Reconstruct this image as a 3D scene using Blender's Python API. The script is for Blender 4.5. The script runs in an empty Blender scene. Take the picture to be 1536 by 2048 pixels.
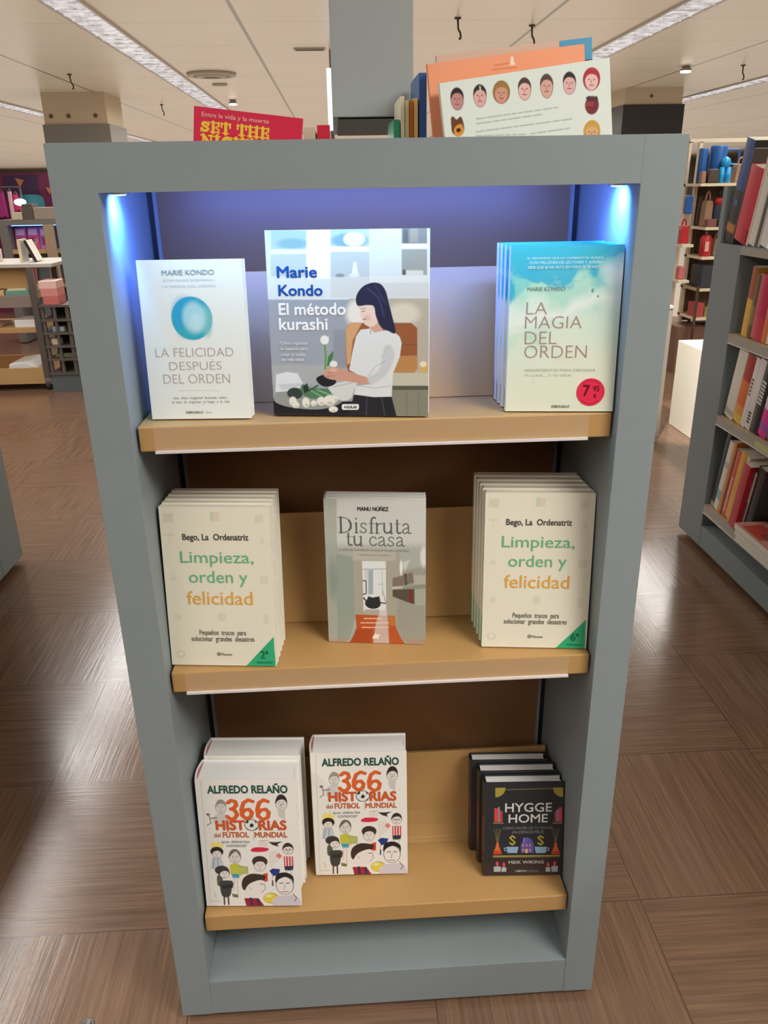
import bpy, math, random
import numpy as np
from mathutils import Matrix, Vector

SC = bpy.context.scene
COL = SC.collection
R = math.radians

# ------------------------------------------------------------------ camera
cam_data = bpy.data.cameras.new('camera')
cam = bpy.data.objects.new('camera', cam_data)
COL.objects.link(cam)
cam_data.sensor_fit = 'HORIZONTAL'
cam_data.sensor_width = 36.0
cam_data.lens = 37.52
cam_data.clip_start = 0.02
cam_data.clip_end = 200
_r, _u, _f = (0.998255, -0.056647, -0.016649), (0.036715, 0.374729, 0.926407), (0.04624, 0.925402, -0.376155)
_m = Matrix(((_r[0], _u[0], -_f[0]), (_r[1], _u[1], -_f[1]), (_r[2], _u[2], -_f[2])))
cam.matrix_world = Matrix.Translation((-0.042344, -0.952723, 1.306959)) @ _m.to_4x4()
SC.camera = cam

# ------------------------------------------------------------------ world, lights, exposure
SC.view_settings.view_transform = 'Standard'
SC.view_settings.look = 'None'
SC.view_settings.gamma = 1.0
SC.view_settings.use_curve_mapping = False
SC.view_settings.exposure = -0.32
SC.cycles.use_denoising = True
SC.cycles.max_bounces = 8
SC.cycles.sample_clamp_indirect = 6.0

CEIL = 2.7
world = bpy.data.worlds.new('world')
SC.world = world
world.use_nodes = True
world.node_tree.nodes['Background'].inputs[0].default_value = (1.0, 0.95, 0.86, 1)
world.node_tree.nodes['Background'].inputs[1].default_value = 0.04


def area_light(name, loc, sx, sy, watts, color=(1, 1, 1), rot=(0, 0, 0), spread=180):
    d = bpy.data.lights.new(name, 'AREA')
    d.shape = 'RECTANGLE'
    d.size, d.size_y = sx, sy
    d.energy = watts
    d.color = color
    d.spread = R(spread)
    o = bpy.data.objects.new(name, d)
    COL.objects.link(o)
    o.location = loc
    o.rotation_euler = rot
    return o


MAIN = (1.0, 0.965, 0.89)
# tubes inside the two long louvred channels
for ys in (-3.0, 2.0, 7.0, 12.0, 17.0):
    area_light('channel_tube', (-2.12, ys, CEIL - 0.035), 0.22, 4.8, 95, (1.0, 0.97, 0.93), spread=172)
    area_light('channel_tube', (3.07, ys, CEIL - 0.035), 0.22, 4.8, 110, MAIN, spread=172)
# broad ceiling luminaires above and behind the photographer
area_light('ceiling_luminaire', (1.55, -1.6, CEIL - 0.03), 1.5, 1.1, 125, MAIN)
area_light('ceiling_luminaire', (-0.7, -2.8, CEIL - 0.03), 1.2, 1.2, 12, MAIN)
# unseen area fill added to brighten the far half of the sales floor
area_light('far_fill', (0, 36, CEIL - 0.03), 40, 36, 5200, (1.0, 0.93, 0.82))
# unseen upward fill, added only to brighten the ceiling
area_light('ceiling_fill', (0, 26, 1.95), 40, 52, 3100, (1.0, 0.945, 0.85), rot=(math.pi, 0, 0))


def spot_light(name, loc, watts, color, angle, blend, rot=(0, 0, 0), size=0.008):
    d = bpy.data.lights.new(name, 'SPOT')
    d.energy = watts
    d.color = color
    d.spot_size = R(angle)
    d.spot_blend = blend
    d.shadow_soft_size = size
    o = bpy.data.objects.new(name, d)
    COL.objects.link(o)
    o.location = loc
    o.rotation_euler = rot
    return o


BLUE = (0.07, 0.27, 1.0)
# LED downlights under the header of the end-cap display, one in each corner, and its LED line
for sx in (-1, 1):
    spot_light('corner_led', (sx * 0.2865, 0.034, 1.3035), 3.4, (0.10, 0.50, 1.0), 46, 0.6, rot=(R(3), R(-8 * sx), 0))
    spot_light('corner_led_wash', (sx * 0.270, 0.05, 1.3035), 15.0, (0.035, 0.13, 1.0), 105, 1.0, rot=(R(14), R(-56 * sx), 0))
area_light('header_led_line', (0.0, 0.062, 1.3015), 0.54, 0.012, 2.6, (0.13, 0.24, 1.0), rot=(R(58), 0, 0))
area_light('header_led_line', (0.0, 0.010, 1.3035), 0.54, 0.008, 0.55, (0.30, 0.66, 1.0), rot=(R(16), 0, 0), spread=150)
# added spot without a fitting, aimed to brighten the white plinth at right
_a = spot_light('plinth_fill_spot', (0.85, 1.7, CEIL - 0.05), 900, (1, 0.93, 0.8), 15, 0.4, size=0.03)
_a.rotation_euler = Vector((1.06, 1.62, -2.42)).to_track_quat('-Z', 'Y').to_euler()


# ------------------------------------------------------------------ materials
def lin(c):
    return c / 12.92 if c <= 0.04045 else ((c + 0.055) / 1.055) ** 2.4


def hx(s):
    return tuple(lin(int(s[i:i + 2], 16) / 255) for i in (0, 2, 4))


MATS = {}


def new_mat(name):
    m = bpy.data.materials.new(name)
    m.use_nodes = True
    n = m.node_tree.nodes
    return m, n, m.node_tree.links, n['Principled BSDF']


def mat(name, col, rough=0.5, metal=0.0, spec=0.5, grain=0.0, coat=0.0, gscale=60.0):
    """plain finish with a faint procedural mottling"""
    key = (name, col, rough, metal, spec, grain)
    if key in MATS:
        return MATS[key]
    m, n, l, b = new_mat(name)
    c = hx(col) if isinstance(col, str) else col
    b.inputs['Base Color'].default_value = (*c, 1)
    b.inputs['Roughness'].default_value = rough
    b.inputs['Metallic'].default_value = metal
    b.inputs['Specular IOR Level'].default_value = spec
    b.inputs['Coat Weight'].default_value = coat
    if grain:
        tc = n.new('ShaderNodeTexCoord')
        no = n.new('ShaderNodeTexNoise')
        no.inputs['Scale'].default_value = gscale
        no.inputs['Detail'].default_value = 3
        l.new(tc.outputs['Object'], no.inputs['Vector'])
        mx = n.new('ShaderNodeMix')
        mx.data_type = 'RGBA'
        mx.inputs['A'].default_value = (*[v * (1 - grain) for v in c], 1)
        mx.inputs['B'].default_value = (*[min(1, v * (1 + grain)) for v in c], 1)
        l.new(no.outputs['Fac'], mx.inputs['Factor'])
        l.new(mx.outputs['Result'], b.inputs['Base Color'])
    MATS[key] = m
    return m


def emit_mat(name, col, strength):
    m, n, l, b = new_mat(name)
    c = hx(col)
    b.inputs['Base Color'].default_value = (*c, 1)
    b.inputs['Emission Color'].default_value = (*c, 1)
    b.inputs['Emission Strength'].default_value = strength
    return m


def wood(name, c1, c2, axis, rough=0.45, scale=9.0, stretch=14.0):
    """grain runs along the given world axis index"""
    m, n, l, b = new_mat(name)
    tc = n.new('ShaderNodeTexCoord')
    mp = n.new('ShaderNodeMapping')
    sc = [stretch, stretch, stretch]
    sc[axis] = 1.0
    mp.inputs['Scale'].default_value = sc
    l.new(tc.outputs['Object'], mp.inputs['Vector'])
    no = n.new('ShaderNodeTexNoise')
    no.inputs['Scale'].default_value = scale
    no.inputs['Detail'].default_value = 5
    no.inputs['Roughness'].default_value = 0.6
    no.inputs['Distortion'].default_value = 0.6
    l.new(mp.outputs['Vector'], no.inputs['Vector'])
    n2 = n.new('ShaderNodeTexNoise')
    n2.inputs['Scale'].default_value = 2.5
    l.new(tc.outputs['Object'], n2.inputs['Vector'])
    ad = n.new('ShaderNodeMath')
    ad.operation = 'MULTIPLY_ADD'
    ad.inputs[1].default_value = 0.45
    l.new(n2.outputs['Fac'], ad.inputs[0])
    ml = n.new('ShaderNodeMath')
    ml.operation = 'MULTIPLY'
    ml.inputs[1].default_value = 0.04
    l.new(no.outputs['Fac'], ml.inputs[0])
    l.new(ml.outputs[0], ad.inputs[2])
    cr = n.new('ShaderNodeValToRGB')
    cr.color_ramp.elements[0].position = 0.32
    cr.color_ramp.elements[0].color = (*hx(c1), 1)
    cr.color_ramp.elements[1].position = 0.68
    cr.color_ramp.elements[1].color = (*hx(c2), 1)
    l.new(ad.outputs[0], cr.inputs['Fac'])
    l.new(cr.outputs['Color'], b.inputs['Base Color'])
    b.inputs['Roughness'].default_value = rough
    return m


def printed(name, rough, coat=0.0):
    """paper printed with the colours stored on the mesh"""
    m, n, l, b = new_mat(name)
    a = n.new('ShaderNodeVertexColor')
    a.layer_name = 'print'
    l.new(a.outputs['Color'], b.inputs['Base Color'])
    b.inputs['Roughness'].default_value = rough
    b.inputs['Coat Weight'].default_value = coat
    b.inputs['Coat Roughness'].default_value = 0.12
    return m


def floor_mat():
    m, n, l, b = new_mat('plank_tile_floor')
    T = 0.425
    geo = n.new('ShaderNodeNewGeometry')
    sep = n.new('ShaderNodeSeparateXYZ')
    l.new(geo.outputs['Position'], sep.inputs[0])

    def math_(op, a, c, clamp=False):
        k = n.new('ShaderNodeMath')
        k.operation = op
        k.use_clamp = clamp
        for i, v in enumerate((a, c)):
            if v is None:
                continue
            if isinstance(v, (int, float)):
                k.inputs[i].default_value = v
            else:
                l.new(v, k.inputs[i])
        return k.outputs[0]
    u = math_('DIVIDE', math_('ADD', sep.outputs['X'], 0.77 + T * 80), T)
    v = math_('DIVIDE', math_('ADD', sep.outputs['Y'], -0.19 + T * 80), T)
    iu, iv = math_('FLOOR', u, None), math_('FLOOR', v, None)
    fu, fv = math_('FRACT', u, None), math_('FRACT', v, None)
    par = math_('MODULO', math_('ADD', iu, iv), 2.0)

    def stretched(ax):
        cx = n.new('ShaderNodeCombineXYZ')
        l.new(math_('MULTIPLY', sep.outputs['X'], 5.0 if ax == 0 else 170.0), cx.inputs[0])
        l.new(math_('MULTIPLY', sep.outputs['Y'], 170.0 if ax == 0 else 5.0), cx.inputs[1])
        l.new(math_('MULTIPLY', math_('ADD', math_('MULTIPLY', iu, 3.7), iv), 5.3), cx.inputs[2])
        no = n.new('ShaderNodeTexNoise')
        no.inputs['Scale'].default_value = 1.0
        no.inputs['Detail'].default_value = 4
        no.inputs['Roughness'].default_value = 0.55
        l.new(cx.outputs[0], no.inputs['Vector'])
        return no.outputs['Fac']
    mx = n.new('ShaderNodeMix')
    l.new(par, mx.inputs['Factor'])
    l.new(stretched(0), mx.inputs['A'])
    l.new(stretched(1), mx.inputs['B'])
    g = mx.outputs['Result']
    cr = n.new('ShaderNodeValToRGB')
    e = cr.color_ramp.elements
    e[0].position, e[0].color = 0.30, (*hx('644e3f'), 1)
    e[1].position, e[1].color = 0.72, (*hx('846751'), 1)
    k = e.new(0.5)
    k.color = (*hx('755a48'), 1)
    l.new(g, cr.inputs['Fac'])
    # tile joints
    ed = math_('MINIMUM', math_('MINIMUM', fu, math_('SUBTRACT', 1.0, fu)), math_('MINIMUM', fv, math_('SUBTRACT', 1.0, fv)))
    seam = math_('LESS_THAN', ed, 0.003)
    m2 = n.new('ShaderNodeMix')
    m2.data_type = 'RGBA'
    l.new(seam, m2.inputs['Factor'])
    l.new(cr.outputs['Color'], m2.inputs['A'])
    m2.inputs['B'].default_value = (*hx('554138'), 1)
    l.new(m2.outputs['Result'], b.inputs['Base Color'])
    rr = n.new('ShaderNodeMapRange')
    l.new(g, rr.inputs['Value'])
    rr.inputs['To Min'].default_value = 0.13
    rr.inputs['To Max'].default_value = 0.24
    l.new(rr.outputs[0], b.inputs['Roughness'])
    bp = n.new('ShaderNodeBump')
    bp.inputs['Strength'].default_value = 0.06
    bp.inputs['Distance'].default_value = 0.004
    l.new(g, bp.inputs['Height'])
    l.new(bp.outputs[0], b.inputs['Normal'])
    b.inputs['Specular IOR Level'].default_value = 0.6
    return m


def ceiling_mat():
    m, n, l, b = new_mat('metal_ceiling_panels')
    geo = n.new('ShaderNodeNewGeometry')
    sep = n.new('ShaderNodeSeparateXYZ')
    l.new(geo.outputs['Position'], sep.inputs[0])

    def line(axis, off, per, wid):
        a = n.new('ShaderNodeMath')
        a.operation = 'ADD'
        a.inputs[1].default_value = off + per * 40
        l.new(sep.outputs[axis], a.inputs[0])
        d = n.new('ShaderNodeMath')
        d.operation = 'MODULO'
        d.inputs[1].default_value = per
        l.new(a.outputs[0], d.inputs[0])
        t = n.new('ShaderNodeMath')
        t.operation = 'LESS_THAN'
        t.inputs[1].default_value = wid
        l.new(d.outputs[0], t.inputs[0])
        return t.outputs[0]
    mxm = n.new('ShaderNodeMath')
    mxm.operation = 'MAXIMUM'
    l.new(line('X', 0.86, 2.76, 0.035), mxm.inputs[0])
    sc = n.new('ShaderNodeMath')
    sc.operation = 'MULTIPLY'
    sc.inputs[1].default_value = 0.25
    l.new(line('Y', 0.1, 1.25, 0.03), sc.inputs[0])
    l.new(sc.outputs[0], mxm.inputs[1])
    no = n.new('ShaderNodeTexNoise')
    no.inputs['Scale'].default_value = 0.7
    l.new(geo.outputs['Position'], no.inputs['Vector'])
    base = n.new('ShaderNodeMix')
    base.data_type = 'RGBA'
    base.inputs['A'].default_value = (*hx('d6cab6'), 1)
    base.inputs['B'].default_value = (*hx('e2d8c6'), 1)
    l.new(no.outputs['Fac'], base.inputs['Factor'])
    mx = n.new('ShaderNodeMix')
    mx.data_type = 'RGBA'
    l.new(mxm.outputs[0], mx.inputs['Factor'])
    l.new(base.outputs['Result'], mx.inputs['A'])
    mx.inputs['B'].default_value = (*hx('7d766c'), 1)
    l.new(mx.outputs['Result'], b.inputs['Base Color'])
    b.inputs['Roughness'].default_value = 0.32
    b.inputs['Specular IOR Level'].default_value = 0.55
    return m


def louvre_mat():
    """prismatic louvre of the lit channels: speckled, gives off light"""
    m, n, l, b = new_mat('lit_prismatic_louvre')
    geo = n.new('ShaderNodeNewGeometry')
    no = n.new('ShaderNodeTexNoise')
    no.inputs['Scale'].default_value = 9.0
    no.inputs['Detail'].default_value = 4
    no.inputs['Roughness'].default_value = 0.75
    l.new(geo.outputs['Position'], no.inputs['Vector'])
    cr = n.new('ShaderNodeValToRGB')
    cr.color_ramp.elements[0].position = 0.40
    cr.color_ramp.elements[0].color = (0.30, 0.29, 0.30, 1)
    cr.color_ramp.elements[1].position = 0.62
    cr.color_ramp.elements[1].color = (0.95, 0.92, 0.95, 1)
    l.new(no.outputs['Fac'], cr.inputs['Fac'])
    b.inputs['Base Color'].default_value = (0.35, 0.34, 0.34, 1)
    b.inputs['Roughness'].default_value = 0.3
    l.new(cr.outputs['Color'], b.inputs['Emission Color'])
    b.inputs['Emission Strength'].default_value = 0.75
    return m


GREY = mat('grey_laminate', '848e91', 0.5, grain=0.04, gscale=25)
GREY_D = mat('shadow_gap_black', '161615', 0.8)  # near-black stands in for the shade in the gaps at floor level
BLACK = mat('black_plastic', '151514', 0.45)
OAK = wood('light_oak', 'b68f5a', 'dfba84', 0)
OAK_END = wood('light_oak_edge', 'b98f54', 'cda468', 0)
OAK_B = wood('brown_oak_back', '87603d', 'c29363', 2, rough=0.4, scale=8, stretch=20.0)
RAIL = mat('slotted_steel', '6f7674', 0.35, 0.7)
PAPER = mat('book_paper', 'e9e5d8', 0.85, grain=0.05, gscale=400)
PAPER_W = mat('white_book_paper', 'eeeeec', 0.8, grain=0.03, gscale=400)
STEEL = mat('grey_steel', '77716b', 0.4, 0.5)
CREAM = mat('cream_lacquer', 'e3d6bb', 0.45)
WHITE = mat('white_lacquer', 'f3efe6', 0.4)
PINE = wood('honey_pine', 'c39c6a', 'd8b482', 0)
P_MATTE = printed('matte_print', 0.55)
P_SATIN = printed('satin_print', 0.35, 0.15)
P_GLOSS = printed('glossy_print', 0.3, 0.55)


# ------------------------------------------------------------------ mesh helpers
class MB:
    def __init__(s):
        s.v, s.f, s.c, s.mi = [], [], [], []

    def add(s, vs, fs, col=None, mi=0):
        o = len(s.v)
        s.v += [tuple(v) for v in vs]
        s.f += [tuple(i + o for i in f) for f in fs]
        s.mi += [mi] * len(fs)
        s.c += [col or (1, 1, 1)] * len(vs)
        return s

    def box(s, x0, x1, y0, y1, z0, z1, M=None, col=None, mi=0):
        vs = [Vector((x, y, z)) for z in (z0, z1) for y in (y0, y1) for x in (x0, x1)]
        if M:
            vs = [M @ v for v in vs]
        return s.add(vs, [(0, 2, 3, 1), (4, 5, 7, 6), (0, 1, 5, 4), (2, 6, 7, 3), (0, 4, 6, 2), (1, 3, 7, 5)], col, mi)

    def prism(s, pts, a, b, plane='xz', col=None, mi=0):
        """closed outline in a plane, extruded along the third axis from a to b"""
        n = len(pts)

        def p(q, t):
            return {'xz': (q[0], t, q[1]), 'yz': (t, q[0], q[1]), 'xy': (q[0], q[1], t)}[plane]
        vs = [p(q, a) for q in pts] + [p(q, b) for q in pts]
        fs = [tuple(range(n))[::-1], tuple(range(n, 2 * n))] + [(i, (i + 1) % n, n + (i + 1) % n, n + i) for i in range(n)]
        return s.add(vs, fs, col, mi)

    def tube(s, p0, p1, r0, r1=None, n=14, col=None, mi=0):
        r1 = r0 if r1 is None else r1
        p0, p1 = Vector(p0), Vector(p1)
        d = (p1 - p0).normalized()
        a = d.orthogonal().normalized()
        b = d.cross(a)
        vs = []
        for p, r in ((p0, r0), (p1, r1)):
            vs += [p + (a * math.cos(2 * math.pi * i / n) + b * math.sin(2 * math.pi * i / n)) * r for i in range(n)]
        fs = [tuple(range(n))[::-1], tuple(range(n, 2 * n))] + [(i, (i + 1) % n, n + (i + 1) % n, n + i) for i in range(n)]
        return s.add(vs, fs, col, mi)

    def path(s, pts, r, n=10):
        for a, b in zip(pts, pts[1:]):
            s.tube(a, b, r, n=n)
        return s

    def lathe(s, prof, c=(0, 0, 0), n=24, sx=1.0, sy=1.0, mi=0):
        vs, fs = [], []
        for r, z in prof:
            vs += [(c[0] + sx * r * math.cos(2 * math.pi * i / n), c[1] + sy * r * math.sin(2 * math.pi * i / n), c[2] + z) for i in range(n)]
        for k in range(len(prof) - 1):
            fs += [(k * n + i, k * n + (i + 1) % n, (k + 1) * n + (i + 1) % n, (k + 1) * n + i) for i in range(n)]
        fs.append(tuple(range(n))[::-1])
        fs.append(tuple(range((len(prof) - 1) * n, len(prof) * n)))
        return s.add(vs, fs, None, mi)

    def ball(s, c, rx, ry, rz, n=20, m=12):
        prof = [(max(1e-4, math.sin(math.pi * k / m)), -math.cos(math.pi * k / m)) for k in range(m + 1)]
        return s.lathe([(r * rx, z * rz) for r, z in prof], c, n, 1.0, ry / rx)

    def mesh(s, name, mats, smooth=False, colors=False):
        me = bpy.data.meshes.new(name)
        me.from_pydata(s.v, [], s.f)
        for m in mats if isinstance(mats, (list, tuple)) else [mats]:
            me.materials.append(m)
        me.polygons.foreach_set('material_index', s.mi)
        if smooth:
            me.polygons.foreach_set('use_smooth', [True] * len(s.f))
        if colors:
            a = me.color_attributes.new('print', 'FLOAT_COLOR', 'POINT')
            arr = np.ones((len(s.v), 4), dtype=np.float32)
            arr[:, :3] = np.array(s.c, dtype=np.float32)
            a.data.foreach_set('color', arr.ravel())
        me.update()
        return me


def link(name, me, parent=None):
    o = bpy.data.objects.new(name, me)
    COL.objects.link(o)
    if parent is not None:
        o.parent = parent
    return o


def obj(name, mb, mats, parent=None, bevel=0.0, smooth=False, label=None):
    o = link(name, mb.mesh(name, mats, smooth), parent)
    if bevel:
        b = o.modifiers.new('bevel', 'BEVEL')
        b.width = bevel
        b.segments = 2
        b.limit_method = 'ANGLE'
    if label:
        o['label'] = label
    return o


def tag(o, label, cat, group=None):
    o['label'] = label
    o['category'] = cat
    if group:
        o['group'] = group
    return o


def thing(name, label, cat, loc=(0, 0, 0), rz=0.0, group=None, M=None):
    o = bpy.data.objects.new(name, None)
    o.empty_display_size = 0.05
    COL.objects.link(o)
    if M is not None:
        o.matrix_world = M
    else:
        o.location = loc
        o.rotation_euler = (0, 0, rz)
    return tag(o, label, cat, group)


def struct(name, mb, mats):
    o = obj(name, mb, mats)
    o['kind'] = 'structure'
    return o


def BX(*a):
    return MB().box(*a)


def simple(name, label, cat, mb, mats, group=None, bevel=0.0, smooth=False):
    return tag(obj(name, mb, mats, None, bevel, smooth), label, cat, group)


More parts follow.
